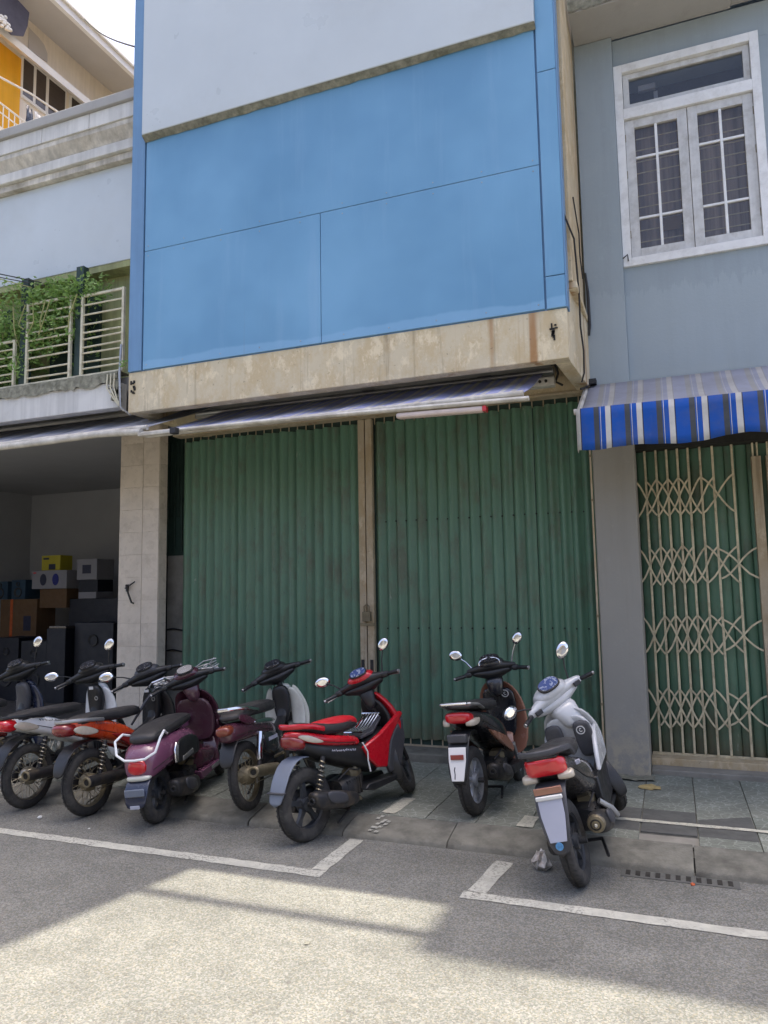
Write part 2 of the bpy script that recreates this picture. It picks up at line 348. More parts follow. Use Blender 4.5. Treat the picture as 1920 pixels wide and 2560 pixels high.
# ------------------------------------------------------------------ mesh helpers
WORLD = {}                                # empties whose parts are modelled in world coordinates
def setp(o, parent):
    if parent is None: return
    o.parent = parent
    if parent.name in WORLD: o.matrix_parent_inverse = Matrix.Translation(-WORLD[parent.name])
class MB:
    def __init__(s): s.v = []; s.f = []
    def add(s, vs, fs):
        o = len(s.v); s.v += [Vector(p) for p in vs]; s.f += [tuple(i+o for i in f) for f in fs]; return s
    def box(s, x0, x1, y0, y1, z0, z1):
        if x0 > x1: x0, x1 = x1, x0
        if y0 > y1: y0, y1 = y1, y0
        if z0 > z1: z0, z1 = z1, z0
        return s.add([(x0, y0, z0), (x1, y0, z0), (x1, y1, z0), (x0, y1, z0), (x0, y0, z1), (x1, y0, z1), (x1, y1, z1), (x0, y1, z1)],
                     [(0, 3, 2, 1), (4, 5, 6, 7), (0, 1, 5, 4), (1, 2, 6, 5), (2, 3, 7, 6), (3, 0, 4, 7)])
    def rings(s, rs, closed=False, cap=True):
        n = len(rs[0]); vs = [p for r in rs for p in r]; fs = []
        m = len(rs)
        for i in range(m if closed else m-1):
            a, b = i*n, ((i+1) % m)*n
            for j in range(n):
                k = (j+1) % n; fs.append((a+j, a+k, b+k, b+j))
        if cap and not closed:
            fs.append(tuple(reversed(range(n)))); fs.append(tuple((m-1)*n+j for j in range(n)))
        return s.add(vs, fs)
    def tube(s, pts, r, n=8, closed=False, flat=None):
        P = [Vector(p) for p in pts]; rs = []; up = Vector((0, 0, 1)); m = len(P)
        prev = None
        for i, p in enumerate(P):
            if closed: d = P[(i+1) % m]-P[i-1]
            else: d = P[min(i+1, m-1)]-P[max(i-1, 0)]
            d = d.normalized() if d.length > 1e-9 else Vector((0, 0, 1))
            if prev is None:
                a = d.cross(up)
                if a.length < 1e-3: a = d.cross(Vector((1, 0, 0)))
            else: a = prev - d*prev.dot(d)
            a.normalize(); b = d.cross(a); prev = a
            rr = r[i] if hasattr(r, '__len__') else r
            fl = flat or 1
            rs.append([p + a*math.cos(2*math.pi*j/n)*rr + b*math.sin(2*math.pi*j/n)*rr*fl for j in range(n)])
        return s.rings(rs, closed)
    def lathe(s, prof, c=(0, 0, 0), axis='y', n=24, closed=True):
        rs = []
        for j in range(n):
            a = 2*math.pi*j/n; ca, sa = math.cos(a), math.sin(a); ring = []
            for r, h in prof:
                if axis == 'y': ring.append((c[0]+r*ca, c[1]+h, c[2]+r*sa))
                elif axis == 'x': ring.append((c[0]+h, c[1]+r*ca, c[2]+r*sa))
                else: ring.append((c[0]+r*ca, c[1]+r*sa, c[2]+h))
            rs.append(ring)
        n2 = len(prof); vs = [p for r in rs for p in r]; fs = []
        for j in range(n):
            a, b = j*n2, ((j+1) % n)*n2
            for i in range(n2 if closed else n2-1):
                k = (i+1) % n2; fs.append((a+i, b+i, b+k, a+k))
        return s.add(vs, fs)
    def prism(s, poly, axis, a, b):
        n = len(poly)
        def P(u, v, t): return (t, u, v) if axis == 'x' else ((u, t, v) if axis == 'y' else (u, v, t))
        vs = [P(u, v, a) for u, v in poly]+[P(u, v, b) for u, v in poly]
        fs = [tuple(range(n)), tuple(reversed(range(n, 2*n)))]+[(i, (i+1) % n+0, (i+1) % n+n, i+n) for i in range(n)]
        return s.add(vs, fs)
    def loft(s, st, e=2.6, n=18, bow=0):
        rs = []
        for t in st:
            x, z, hw, hh = t[:4]; ang = math.radians(t[4] if len(t) > 4 else 90); y0 = t[5] if len(t) > 5 else 0
            ring = []
            for j in range(n):
                a = 2*math.pi*(j+.5)/n; ca, sa = math.cos(a), math.sin(a)
                u = math.copysign(abs(ca)**(2/e), ca); v = math.copysign(abs(sa)**(2/e), sa)
                ring.append((x+hh*v*math.cos(ang)-bow*u*u, y0+hw*u, z+hh*v*math.sin(ang)))
            rs.append(ring)
        return s.rings(rs)
    def xf(s, M): s.v = [M @ p for p in s.v]; return s
    def mesh(s, name, mat, smooth=True, ang=38):
        me = bpy.data.meshes.new(name); me.from_pydata([tuple(p) for p in s.v], [], s.f)
        import bmesh
        bm = bmesh.new(); bm.from_mesh(me); bmesh.ops.recalc_face_normals(bm, faces=bm.faces); bm.to_mesh(me); bm.free()
        if mat: me.materials.append(K[mat] if isinstance(mat, str) else mat)
        if smooth:
            me.shade_smooth()
            if ang < 180: me.set_sharp_from_angle(angle=math.radians(ang))
        return me
    def build(s, name, mat, parent=None, smooth=True, bevel=0, sub=0, ang=38):
        o = bpy.data.objects.new(name, s.mesh(name, mat, smooth, 180 if sub else ang)); COL.objects.link(o); setp(o, parent)
        if bevel:
            m = o.modifiers.new('Bevel', 'BEVEL'); m.width = bevel; m.segments = 2; m.limit_method = 'ANGLE'; m.angle_limit = math.radians(40)
        if sub:
            m = o.modifiers.new('Subsurf', 'SUBSURF'); m.levels = sub; m.render_levels = sub
        return o
def link(name, me, parent, loc=(0, 0, 0)):
    o = bpy.data.objects.new(name, me); COL.objects.link(o); o.location = loc; setp(o, parent); return o
def tag(o, label, cat, group=None):
    o['label'] = label; o['category'] = cat
    if group: o['group'] = group
    return o
def struct(o): o['kind'] = 'structure'; return o
def empty(name, loc=(0, 0, 0)):
    o = bpy.data.objects.new(name, None); COL.objects.link(o); o.location = loc; o.empty_display_size = .2; return o
def house(name, loc):
    o = empty(name, loc); WORLD[o.name] = Vector(loc); return o
def bx(name, mat, parent, x0, x1, y0, y1, z0, z1, bevel=.004, smooth=False):
    return MB().box(x0, x1, y0, y1, z0, z1).build(name, mat, parent, smooth, bevel)

# ------------------------------------------------------------------ ground: road, markings, kerb, pavement
def ground():
    struct(MB().add([(-120, -120, 0), (120, -120, 0), (120, 5.5, 0), (-120, 5.5, 0)], [(0, 1, 2, 3)]).build('road', 'asphalt', smooth=False))
    def mark(pts, name='road_marking', z=.004, n=1):
        # a slightly ragged painted strip given as a polygon centre line with width
        (x0, y0), (x1, y1), w = pts; d = Vector((x1-x0, y1-y0, 0)); L = d.length; d.normalize(); s = Vector((-d.y, d.x, 0))
        m = MB(); k = max(2, int(L/.06)); A = []; B = []
        for i in range(k+1):
            c = Vector((x0, y0, z))+d*L*i/k
            A.append(c+s*(w/2+random.uniform(-.006, .006))); B.append(c-s*(w/2+random.uniform(-.006, .006)))
        m.add(A+B, [(i, i+1, k+2+i, k+1+i) for i in range(k)])
        return struct(m.build(name, 'paint' if z < .05 else 'paint_pave', smooth=False))
    mark(((-9, 4.69), (-2.30, 4.69), .11)); mark(((-2.36, 4.752), (-2.36, 5.40), .115))
    mark(((-1.33, 4.675), (4.0, 4.655), .105)); mark(((-1.25, 4.735), (-1.19, 5.30), .125))
    mark(((-2.24, 5.78), (-2.22, 6.24), .11), z=.1068); mark(((-1.14, 5.77), (-1.13, 6.05), .12), z=.1068)
    mark(((-.52, 6.2), (4.0, 6.2), .065), z=.1068)
    # kerb stones: low, with a rounded nose and a sloping top
    kr = struct(MB().box(-60, 60, 5.62, 5.76, -.3, .06).build('kerb', 'kerb', smooth=False))
    L = .845; x = .04-L*14; prof = [(5.43, -.05), (5.436, .026), (5.458, .042), (5.5, .053), (5.75, .1), (5.75, -.05)]
    stone = MB().prism(prof, 'x', .005, L-.005).mesh('kerb_stone', 'kerb', True, 50)
    for i in range(20):
        o = link('kerb_stone', stone, kr, (x+i*L, random.uniform(-.006, .006), random.uniform(-.004, .004)))
    m = MB(); 
    for i in range(12):
        x0 = -2.31+random.uniform(0, .11); y0 = 5.46+random.uniform(0, .26)
        z = .055+(y0-5.5)*.188
        m.add([(x0, y0, z+.003), (x0+.03, y0, z+.003), (x0+.036, y0+.03, z+.0065), (x0+.004, y0+.035, z+.0065)], [(0, 1, 2, 3)])
    struct(m.build('road_marking', 'paint', smooth=False))
    pv = struct(MB().box(-60, 60, 5.752, 16, -.3, .085).build('pavement', 'concrete', smooth=False))
    s = .4
    tm = []
    for k in range(3):
        j = lambda: random.uniform(-.002, .002)
        b = .0018
        tm.append(MB().add([(b, b, 0), (s-b, b, 0), (s-b, s-b, 0), (b, s-b, 0), (b+.003, b+.003, .015+j()), (s-b-.003, b+.003, .015+j()), (s-b-.003, s-b-.003, .015+j()), (b+.003, s-b-.003, .015+j())],
            [(4, 5, 6, 7), (0, 1, 5, 4), (1, 2, 6, 5), (2, 3, 7, 6), (3, 0, 4, 7)]).mesh('paving_tile', 'tile', False))
    for r in range(5):
        for c in range(-23, 10):
            if r == 4 and False: continue
            x, y = c*s+.08, 5.754+r*s
            if -.5 < x+.2 < .14 and 5.9 < y+.2 < 6.4 and True:
                continue
            link('paving_tile', random.choice(tm), pv, (x, y, .085+random.uniform(-.0015, .0015)))
    # dark drain covers let into the pavement
    for i, (x0, x1) in enumerate(((-.52, -.17), (-.17, .28))):
        for j, (y0, y1) in enumerate(((5.76, 6.15), (6.16, 6.55))):
            if j == 1 and i == 1: continue
    e = empty('drain_cover', (-.2, 6.15, .085)); tag(e, 'dark grey concrete drain cover set into the pavement beside the silver scooter', 'drain cover'); WORLD[e.name] = Vector((-.2, 6.15, .085))
    K['cover'] = MAT('dark_cover_concrete', lin(92, 92, 88), .9, var=.25, vs=8, bump=.5, bs=60)
    f = bx('cover_frame', 'kerb', e, -.722, .482, 5.955, 6.552, .07, .09, 0)
    for i in range(3):
        bx('cover_slab', 'cover', e, -.715+i*.4, -.325+i*.4, 5.96, 6.545, .088, .101+random.uniform(-.001, .002), .004)
    # gutter grate on the road by the kerb
    g = empty('gutter_grate', (-.1, 5.36, 0)); tag(g, 'slotted gutter grate in the road along the kerb right of the silver scooter', 'grate'); WORLD[g.name] = Vector((-.1, 5.36, 0))
    bx('frame', 'cover', g, -.42, .3, 5.30, 5.425, -.02, .006, .003)
    for i in range(11):
        bx('slot', 'dark_gap', g, -.39+i*.062, -.36+i*.062, 5.325, 5.405, .0, .0085, 0)
ground()

# ------------------------------------------------------------------ the closed shop in the middle
YS = 6.45
def shutter_leaf(par, x0, x1, n, z0, z1, Y, style):
    p = (x1-x0)/n
    if style == 0: pr = [(.004, .006), (.008, -.03), (.022, -.04), (.045, -.042), (.07, -.03), (.086, -.012), (.098, -.003), (p+.003, .004)]
    else: pr = [(.003, .0), (.014, -.008), (.03, -.034), (.046, -.042), (.062, -.04), (.082, -.018), (.102, -.004), (p+.003, .003)]
    pts = pr+[(x, y+.004) for x, y in reversed(pr)]
    me = MB().prism(pts, 'z', z0, z1).mesh('slat', 'shutter', True, 60)
    for i in range(n):
        o = link('slat', me, par, (x0+i*p, Y+random.uniform(-.006, .006), random.uniform(-.012, .004))); o.rotation_euler = (random.uniform(-.0015, .0015), random.uniform(-.0012, .0012), random.uniform(-.05, .05))
    # little bars that carry the slats show above and below
    bar = MB().box(-.007, .007, -.004, .004, .19, z0+.02).mesh('slat_foot', 'post', False)
    top = MB().box(-.006, .006, -.004, .004, z1-.02, z1+.09).mesh('slat_hanger', 'post', False)
    rv = MB()
    for i in range(n+1):
        link('slat_foot', bar, par, (x0+i*p, Y+.012, 0)); link('slat_hanger', top, par, (x0+i*p, Y+.006, 0))
        if 0 < i < n:
            for z in (2.685, 1.472): rv.lathe([(.001, -.014), (.008, -.012), (.01, 0), (.001, .0)], (x0+i*p+.004, Y-.003, z+random.uniform(-.004, .004)), 'y', 8, False)
    o = rv.build('rivet_rows', 'dark_gap', par)
    o['kind'] = 'stuff'
def main_shop():
    H = house('shophouse', (-3.3, 7.9, .1))
    tag(H, 'closed shophouse with big blank blue and white signboard over green folding shutter', 'building')
    # carcass
    bx('side_wall', 'cream_dull', H, -.80, -.688, 8.0, 18, .1, 9.2); bx('side_wall', 'cream_dull', H, -6.0, -5.9, 8.15, 18, .1, 9.2)
    bx('upper_wall', 'cream_dull', H, -5.9, -.8, 7.92, 8.1, 4.1, 9.2); bx('back_wall', 'concrete', H, -5.9, -.8, 17.9, 18, .1, 9.2)
    bx('roof', 'concrete', H, -5.9, -.69, 7.3, 18, 9.2, 9.32)
    bx('shadow_block', 'cream_dull', H, -5.52, -2.78, 6.46, 17.5, 9.33, 17.2); bx('shadow_beam', 'cream_dull', H, -2.78, -.69, 6.44, 6.52, 11.58, 11.66)  # unseen block and beam, added to cast the shadow outline on the road
    # cream fascia and the slab behind it
    bx('fascia', 'cream', H, -5.53, -.735, YS+.02, YS+.17, 3.905, 4.36, .006)
    f = MB().prism([(-.735, YS+.172), (-.664, 7.615), (-.80, 7.615), (-.87, YS+.172)], 'z', 3.905, 4.62); f.build('fascia_return', 'cream', H, False, .005)
    bx('ledge', 'cream', H, -.74, -.655, YS+.19, 7.61, 4.60, 4.66, .005)
    bx('fascia_return', 'cream', H, -5.53, -5.40, YS+.172, 7.9, 3.905, 4.36, .005)
    bx('soffit', 'soffit', H, -5.4, -.87, YS+.172, 7.92, 4.22, 4.34, 0)
    bx('lintel', 'cream_dull', H, -5.86, -.70, 7.72, 7.92, 3.93, 4.2, .006)
    bx('lintel_trim', 'post', H, -5.86, -.76, 7.70, 7.86, 3.902, 3.928, .003)
    w = bx('return_wall', 'cream_dull', H, -.82, -.69, 6.62, 7.612, 4.665, 9.2, .006)
    # rusty patches where fittings were torn off
    for x in (-.86, -5.47):
        m = MB()
        for i in range(9):
            u, v = random.uniform(-.035, .02), random.uniform(-.09, .08); m.box(x+u, x+u+random.uniform(.012, .03), YS+.008, YS+.0195, 4.16+v, 4.16+v+random.uniform(.01, .05))
        m.build('rusty_fitting', 'dark_gap', H, False)
    # the sign box
    sg = bx('sign_frame', 'blue_trim', H, -5.526, -.735, YS+.03, YS+.14, 4.362, 9.15, 0)
    Yf = YS+.028
    def panel(n, mat, x0, x1, z0, z1, d=.022, b=.004): return bx(n, mat, sg, x0, x1, Yf-d, Yf, z0, z1, b)
    g = .006
    panel('sign_panel', 'blue', -5.335+g, -3.137-g/2, 4.372, 5.735-g/2); panel('sign_panel', 'blue', -3.137+g/2, -.917-g, 4.372, 5.735-g/2)
    panel('sign_panel', 'blue', -5.335+g, -.917-g, 5.735+g/2, 7.2)
    panel('edge_strip', 'blue_trim', -5.524, -5.345, 4.366, 9.14, .03); panel('edge_strip', 'blue', -.905, -.738, 4.366, 4.66, .028)
    panel('edge_strip', 'blue', -.905, -.738, 4.668, 6.62, .028); panel('edge_strip', 'blue', -.905, -.738, 6.628, 9.14, .028)
    scr = MB()
    for z in (4.42, 5.68, 5.79):
        for i in range(10): scr.lathe([(.001, -.004), (.006, -.003), (.008, .002)], (-5.28+i*.478, Yf-.0225, z+random.uniform(-.004, .004)), 'y', 8, False)
    scr.build('screw_rows', 'alu', sg)['kind'] = 'stuff'
    bx('white_sign_panel', 'white_panel', sg, -5.336, -.905, Yf-.105, Yf-.024, 7.085, 9.1, .012)
    m = MB(); k = 40; a = []; b = []
    for i in range(k+1):
        x = -5.34+i*(5.34-.9)/k; t = i/k; h = .05-.02*t+random.uniform(-.006, .006)
        a.append((x, Yf-.1, 7.083)); b.append((x, Yf-.03, 7.085-h))
    m.add(a+b+[(p[0], Yf-.024, 7.083) for p in a], [(i, i+1, k+2+i, k+1+i) for i in range(k)]+[(k+1+i, k+2+i, 2*k+3+i, 2*k+2+i) for i in range(k)])
    m.build('sign_lower_lip', 'moss', sg)
    bx('side_trim', 'blue_trim', sg, -.736, -.722, YS+.005, YS+.15, 4.365, 9.14, 0)
    # shutter: two leaves and the meeting posts
    sh = bx('folding_shutter', 'shutter_dark', H, -5.84, -.69, 7.94, 7.99, .19, 3.95, 0)
    shutter_leaf(sh, -5.83, -3.365, 21, .27, 3.865, 7.925, 0)
    shutter_leaf(sh, -3.165, -.70, 20, .27, 3.865, 7.925, 1)
    for x0, x1 in ((-3.355, -3.275), (-3.262, -3.182)):
        bx('meeting_post', 'post', sh, x0, x1, 7.86, 7.93, .2, 3.9, .004)
    for x in (-3.325, -3.215): bx('post_slot', 'black_metal', sh, x-.018, x+.018, 7.852, 7.861, .85, 1.12, 0)
    lk = MB().box(-3.31, -3.21, 7.815, 7.86, 1.55, 1.66); lk.tube([(-3.29, 7.83, 1.66), (-3.29, 7.83, 1.72), (-3.26, 7.83, 1.745), (-3.23, 7.83, 1.72), (-3.23, 7.83, 1.66)], .009, 8)
    lk.build('padlock', 'dusty_steel', sh, True, .006)
    hs = MB().box(-3.35, -3.17, 7.845, 7.858, 1.5, 1.535); hs.build('hasp', 'dusty_steel', sh, False, .002)
    bx('bottom_track', 'post', sh, -5.84, -.73, 7.9, 7.945, .186, .20, .002)
    # bits beside the shutter
    bx('side_sheet', 'shutter_dark', H, -6.2, -5.845, 8.02, 8.04, 2.4, 4.0, 0)
    for i in range(6): bx('side_sheet_rib', 'shutter_dark', H, -6.17+i*.055, -6.145+i*.055, 8.0, 8.019, 2.9 if i % 2 else 2.45, 3.92, .003)
    bx('cement_panel', 'concrete', H, -6.17, -5.85, 8.03, 8.12, .1, 2.4, .008)
    for z in (1.44, 1.17): MB().tube([(-6.16, 8.02, z), (-6.05, 8.01, z+.015), (-5.9, 8.015, z-.01)], .018, 8, flat=.5).build('iron_strap', 'black_metal', H)
    bx('jamb_pipe', 'post', H, -.708, -.69, 7.6, 7.62, .1, 3.9, .004)
    for z in (.75, 1.6, 2.75, 3.2): bx('pipe_clip', 'dusty_steel', H, -.712, -.685, 7.594, 7.624, z, z+.025, .002)
    bx('doorstep', 'kerb', H, -6.0, -.71, 7.56, 8.0, .08, .185, .012)
    # slab brackets for the awning roller, seen under the soffit
    for x in (-4.38, -3.05, -1.72):
        bx('roller_bracket', 'black_metal', H, x-.09, x+.06, 7.5, 7.72, 4.0, 4.14, .004)
    bx('roller_box', 'soffit', H, -5.4, -1.02, 7.52, 7.68, 4.05, 4.2, .012)
    # torn wiring and the pipe on the right return
    MB().tube([(-.745, 6.5, 5.3), (-.66, 6.62, 5.05), (-.66, 6.75, 4.8), (-.655, 6.8, 4.6), (-.66, 6.83, 4.3), (-.652, 6.95, 4.1), (-.662, 7.0, 3.9), (-.69, 7.02, 3.82)], .009, 6).build('wall_cable', 'cable', H)
    MB().tube([(-.68, 6.9, 5.6), (-.655, 7.05, 5.3), (-.66, 7.1, 5.1), (-.652, 7.2, 4.9)], .007, 6).build('wall_cable', 'cable', H)
    MB().tube([(-.655, 7.54, 5.1), (-.642, 7.56, 4.9), (-.64, 7.57, 4.55), (-.65, 7.58, 4.45)], [.01, .016, .016, .01], 8).build('downpipe_stub', 'black_metal', H)
    bx('junction_box', 'black_metal', H, -1.02, -.93, 7.3, 7.38, 4.12, 4.22, .006)
    MB().tube([(-.97, 7.34, 4.13), (-.95, 7.36, 4.03), (-.98, 7.4, 3.96), (-.92, 7.45, 3.93)], .012, 6).build('wall_cable', 'cable', H)
    # reflector shade of an old strip lamp hanging under the awning bar
main_shop()

def awning(name, label, x0, x1, Yb, zb, Yf, zf, fabric, valance=0, vmat=None, sag=.05, fx0=None, skew=0):
    A = house(name, ((x0+x1)/2, Yb, zb)); tag(A, label, 'awning', None)
    n = 30; m = MB(); r = 8; xs0 = x0 if fx0 is None else fx0
    vs = []
    for j in range(r+1):
        t = j/r
        for i in range(n+1):
            x = xs0+(x1-xs0)*i/n+ (1-t)*skew*(1 if i == n else i/n)
            w = .012*math.sin(x*9+t*3)*math.sin(t*math.pi)
            vs.append((x, Yb+(Yf-Yb)*t, zb+(zf-zb)*t-sag*math.sin(math.pi*t)+w))
    fs = [(j*(n+1)+i, j*(n+1)+i+1, (j+1)*(n+1)+i+1, (j+1)*(n+1)+i) for j in range(r) for i in range(n)]
    o = m.add(vs, fs).build('canvas', fabric, A); md = o.modifiers.new('Solid', 'SOLIDIFY'); md.thickness = .004
    MB().tube([(x0-.02, Yf, zf), (x1+.02, Yf, zf)], .028, 10).build('front_bar', 'bar_white', A)
    if valance:
        m = MB(); k = 60; a = []; rows = 5
        for j in range(rows+1):
            for i in range(k+1):
                x = x0+(x1-x0)*i/k; t = j/rows
                ripple = .02*math.sin(x*11)*t+.012*math.sin(x*29+1)*t
                a.append((x, Yf-.032-ripple-.02*t, zf-.0-valance*t*(1+.045*math.sin(x*8.2)+.04*math.sin(x*3.1+2))+.02))
        m.add(a, [(j*(k+1)+i, j*(k+1)+i+1, (j+1)*(k+1)+i+1, (j+1)*(k+1)+i) for j in range(rows) for i in range(k)])
        o = m.build('valance', vmat, A); md = o.modifiers.new('Solid', 'SOLIDIFY'); md.thickness = .003
    return A
def awnings():
    A = awning('awning', 'blue white and grey striped awning with hanging valance over the lattice gate', -.72, 2.9, 7.6, 3.93, 6.72, 3.47, 'str_faded', .37, 'str_bright')
    MB().tube([(-.70, 7.58, 3.9), (-.70, 6.74, 3.47)], .02, 8).build('side_arm', 'bar_white', A)
    m = MB().box(-.70, -.60, 7.52, 7.62, 3.93, 3.985); m.tube([(-.66, 7.55, 3.93), (-.71, 7.4, 3.86), (-.73, 7.3, 3.83)], .012, 6); m.build('wall_bracket', 'black_metal', A, True, .004)
    o = MB().prism([(7.58, 3.92), (6.72, 3.47), (6.70, 3.12), (6.76, 3.1)], 'x', -.722, -.718).build('side_flap', 'str_bright', A)
    o.hide_render = False
    B = awning('awning', 'half rolled striped awning hanging under the cream fascia of the closed shop', -4.95, -1.1, 7.4, 4.06, 6.1, 3.53, 'str_lav', 0, None, .015, None, .0)
    MB().tube([(-5.0, 6.07, 3.545), (-3.6, 6.06, 3.53), (-2.2, 6.06, 3.50), (-1.03, 6.07, 3.475)], .026, 10, flat=.8).build('lower_bar', 'bar_white', B)
    MB().tube([(-5.3, 7.42, 4.08), (-1.0, 7.42, 4.08)], .03, 12).build('roller', 'alu', B)
    MB().box(-1.5, -.98, 7.28, 7.4, 3.9, 3.99).build('folding_arm', 'bar_white', B, False, .012)
    for x in (-1.06, -1.12): MB().lathe([(.001, -.01), (.014, -.008), (.016, .01), (.001, .01)], (x, 7.272, 3.945), 'y', 10, False).build('bolt', 'dark_gap', B)
    MB().box(-4.98, -4.58, 5.97, 6.02, 3.495, 3.535).build('folding_arm', 'bar_white', B, False, .01)
    MB().box(-4.58, -4.51, 5.96, 6.03, 3.485, 3.55).build('arm_end_cap', 'black_metal', B, False, .008)
    L = house('strip_lamp', (-1.8, 6.1, 3.41)); tag(L, 'dusty pale strip lamp with a red end cap hanging under the awning bar', 'lamp')
    K['dusty_pink'] = MAT('dusty_lamp_case', lin(206, 190, 182), .5, var=.12, vs=6, dirt=lin(150, 130, 116), dirt_amt=.5)
    m = MB(); m.loft([(0, 0, .045, .028, 90)]*0 or [(-2.21, 3.447, .04, .02), (-2.19, 3.447, .045, .026), (-1.45, 3.43, .045, .026), (-1.43, 3.43, .04, .022)], 3.5, 12)
    for p in m.v: p.y += 6.1
    m.build('case', 'dusty_pink', L)
    bx('end_cap', 'p_red', L, -1.43, -1.395, 6.06, 6.14, 3.405, 3.455, .006)
    C = awning('awning', 'dusty lavender rolled awning with a bowed white front bar over the open goods shop', -9.6, -5.0, 7.4, 4.16, 6.12, 3.62, 'str_faded', 0, None, .02)
    MB().tube([(-9.6, 6.09, 3.59), (-7.6, 6.08, 3.575), (-6.4, 6.07, 3.575), (-5.6, 6.08, 3.595), (-5.02, 6.08, 3.57)], .036, 10).build('lower_bar', 'bar_white', C)
    MB().box(-7.2, -6.35, 7.3, 7.36, 4.0, 4.05).build('folding_arm', 'black_metal', C, False, .008)
awnings()

# ------------------------------------------------------------------ grey house on the right
def grey_house():
    H = house('grey_house', (1.0, 8.0, .1)); tag(H, 'grey blue plastered house with white framed window above a lattice gate', 'building')
    bx('pilaster', 'grey', H, -.672, -.288, 7.62, 8.3, 3.5, 7.66, .004)
    bx('gate_pillar', 'grey_pillar', H, -.682, -.282, 7.615, 8.3, .08, 3.5, .012)
    W = 'grey'
    wx0, wx1, wz0, wz1 = -.235, 1.04, 5.19, 7.30
    bx('wall', W, H, -.288, 4, 7.69, 8.2, 3.4, wz0); bx('wall', W, H, -.288, 4, 7.69, 8.2, wz1, 7.66)
    bx('wall', W, H, -.288, wx0, 7.69, 8.2, wz0, wz1); bx('wall', W, H, wx1, 4, 7.69, 8.2, wz0, wz1)
    bx('side_wall', 'grey', H, -.675, -.5, 8.3, 18, .1, 15.6); bx('roof', 'concrete', H, -.67, 4, 7.2, 18, 15.5, 15.62)
    bx('upper_wall', W, H, -.672, 4, 7.7, 8.2, 7.9, 15.5); bx('shadow_parapet', W, H, -.67, 4, 7.1, 7.2, 14.5, 15.62)  # unseen parapet, its height and overhang set to place the road shadow
    bx('side_wall', 'grey', H, 3.9, 4, 8.2, 18, .1, 15.5); bx('back_wall', 'concrete', H, -.5, 3.9, 17.8, 18, .1, 15.5)
    # slab above the window
    s = bx('balcony_slab', 'soffit', H, -.668, .86, 7.14, 7.685, 7.665, 7.74, .006); bx('balcony_slab', 'soffit', H, .862, 4, 7.32, 7.685, 7.69, 7.78, .006)
    m = MB(); k = 60; a = []
    for j in range(4):
        for i in range(k+1):
            a.append((-.672+1.54*i/k, 7.125+random.uniform(-.012, .006), 7.672+j*.08+random.uniform(-.015, .015)*(j in (0, 1))))
    m.add(a, [(j*(k+1)+i, j*(k+1)+i+1, (j+1)*(k+1)+i+1, (j+1)*(k+1)+i) for j in range(3) for i in range(k)])
    m.build('mossy_slab_edge', 'moss', s)
    # window: surround, fanlight, two sashes
    win = MB()
    fo = (-.286, 1.085, 5.145, 7.345); fi = (-.203, 1.003, 5.232, 7.257)
    for (x0, x1, z0, z1) in ((fo[0], fi[0], fo[2], fo[3]), (fi[1], fo[1], fo[2], fo[3]), (fi[0], fi[1], fo[2], fi[2]), (fi[0], fi[1], fi[3], fo[3]), (fi[0], fi[1], 6.735, 6.85)):
        win.box(x0, x1, 7.655, 7.75, z0, z1)
    w = win.build('window', 'win_white', H, False, .004)
    def frame(name, mat, x0, x1, z0, z1, t, y0, y1):
        m = MB(); m.box(x0, x0+t, y0, y1, z0, z1); m.box(x1-t, x1, y0, y1, z0, z1); m.box(x0+t, x1-t, y0, y1, z0, z0+t); m.box(x0+t, x1-t, y0, y1, z1-t, z1)
        return m.build(name, mat, w, False, .003)
    frame('fanlight_frame', 'win_frame2', -.2, 1.0, 6.853, 7.254, .06, 7.70, 7.75)
    bx('pane', 'clear', w, -.14, .94, 7.725, 7.73, 6.91, 7.195, 0)
    for x0, x1 in ((-.2, .396), (.402, 1.0)):
        frame('sash', 'win_frame2', x0, x1, 5.236, 6.731, .092, 7.69, 7.735)
        a, b = x0+.092, x1-.092; mid = (a+b)/2
        bx('glazing_bar', 'win_white', w, mid-.013, mid+.013, 7.693, 7.732, 5.328, 6.639, .003)
        zs = [5.328, 5.655, 6.31, 6.639]
        for z in zs[1:3]: bx('glazing_bar', 'win_white', w, a, b, 7.697, 7.729, z-.012, z+.012, .003)
        for i in range(3):
            for u, v in ((a, mid), (mid, b)):
                p = bx('pane', 'clear', w, u+.006, v-.006, 7.716, 7.720, zs[i]+.01, zs[i+1]-.01, 0)
        for z in (5.45, 6.1, 6.5):
            xx = x0 if x0 < 0 else x1; bx('hinge', 'dusty_steel', w, xx-.006, xx+.006, 7.684, 7.70, z, z+.08, .001)
    m = MB(); A = []; n = 90
    for i in range(n+1):
        x = -.23+1.26*i/n; y = 7.835+.012*math.sin(x*52)+.008*math.sin(x*23+1)
        A += [(x, y, 5.2), (x, y+.004*math.sin(x*31), 6.80)]
    m.add(A, [(2*i, 2*i+2, 2*i+3, 2*i+1) for i in range(n)]); m.build('curtain', 'curtain', w)
    for i in range(11): bx('grille_bar', 'cream_dull', w, -.23, 1.03, 7.775, 7.785, 5.3+i*.125, 5.308+i*.125, 0)
    bx('dark_room_back', 'dark_gap', w, -.23, 1.03, 8.1, 8.15, 5.2, 7.29, 0)  # dark sheet standing in for the unlit room behind the fanlight
    for i, (x0, x1, z0, z1) in enumerate(((-.05, .12, 7.1, 7.16), (.1, .14, 6.86, 7.08), (.48, .62, 6.86, 6.98), (.72, .93, 6.86, 6.99), (.3, .36, 6.86, 6.93))):
        bx('stored_item', 'white_carton' if i != 3 else 'carton', w, x0, x1, 7.80+.03*i, 7.85+.03*i, z0, z1, .004)
    bx('brown_carton_behind_glass', 'carton', w, .12, .29, 7.76, 7.772, 5.5, 5.64, 0)
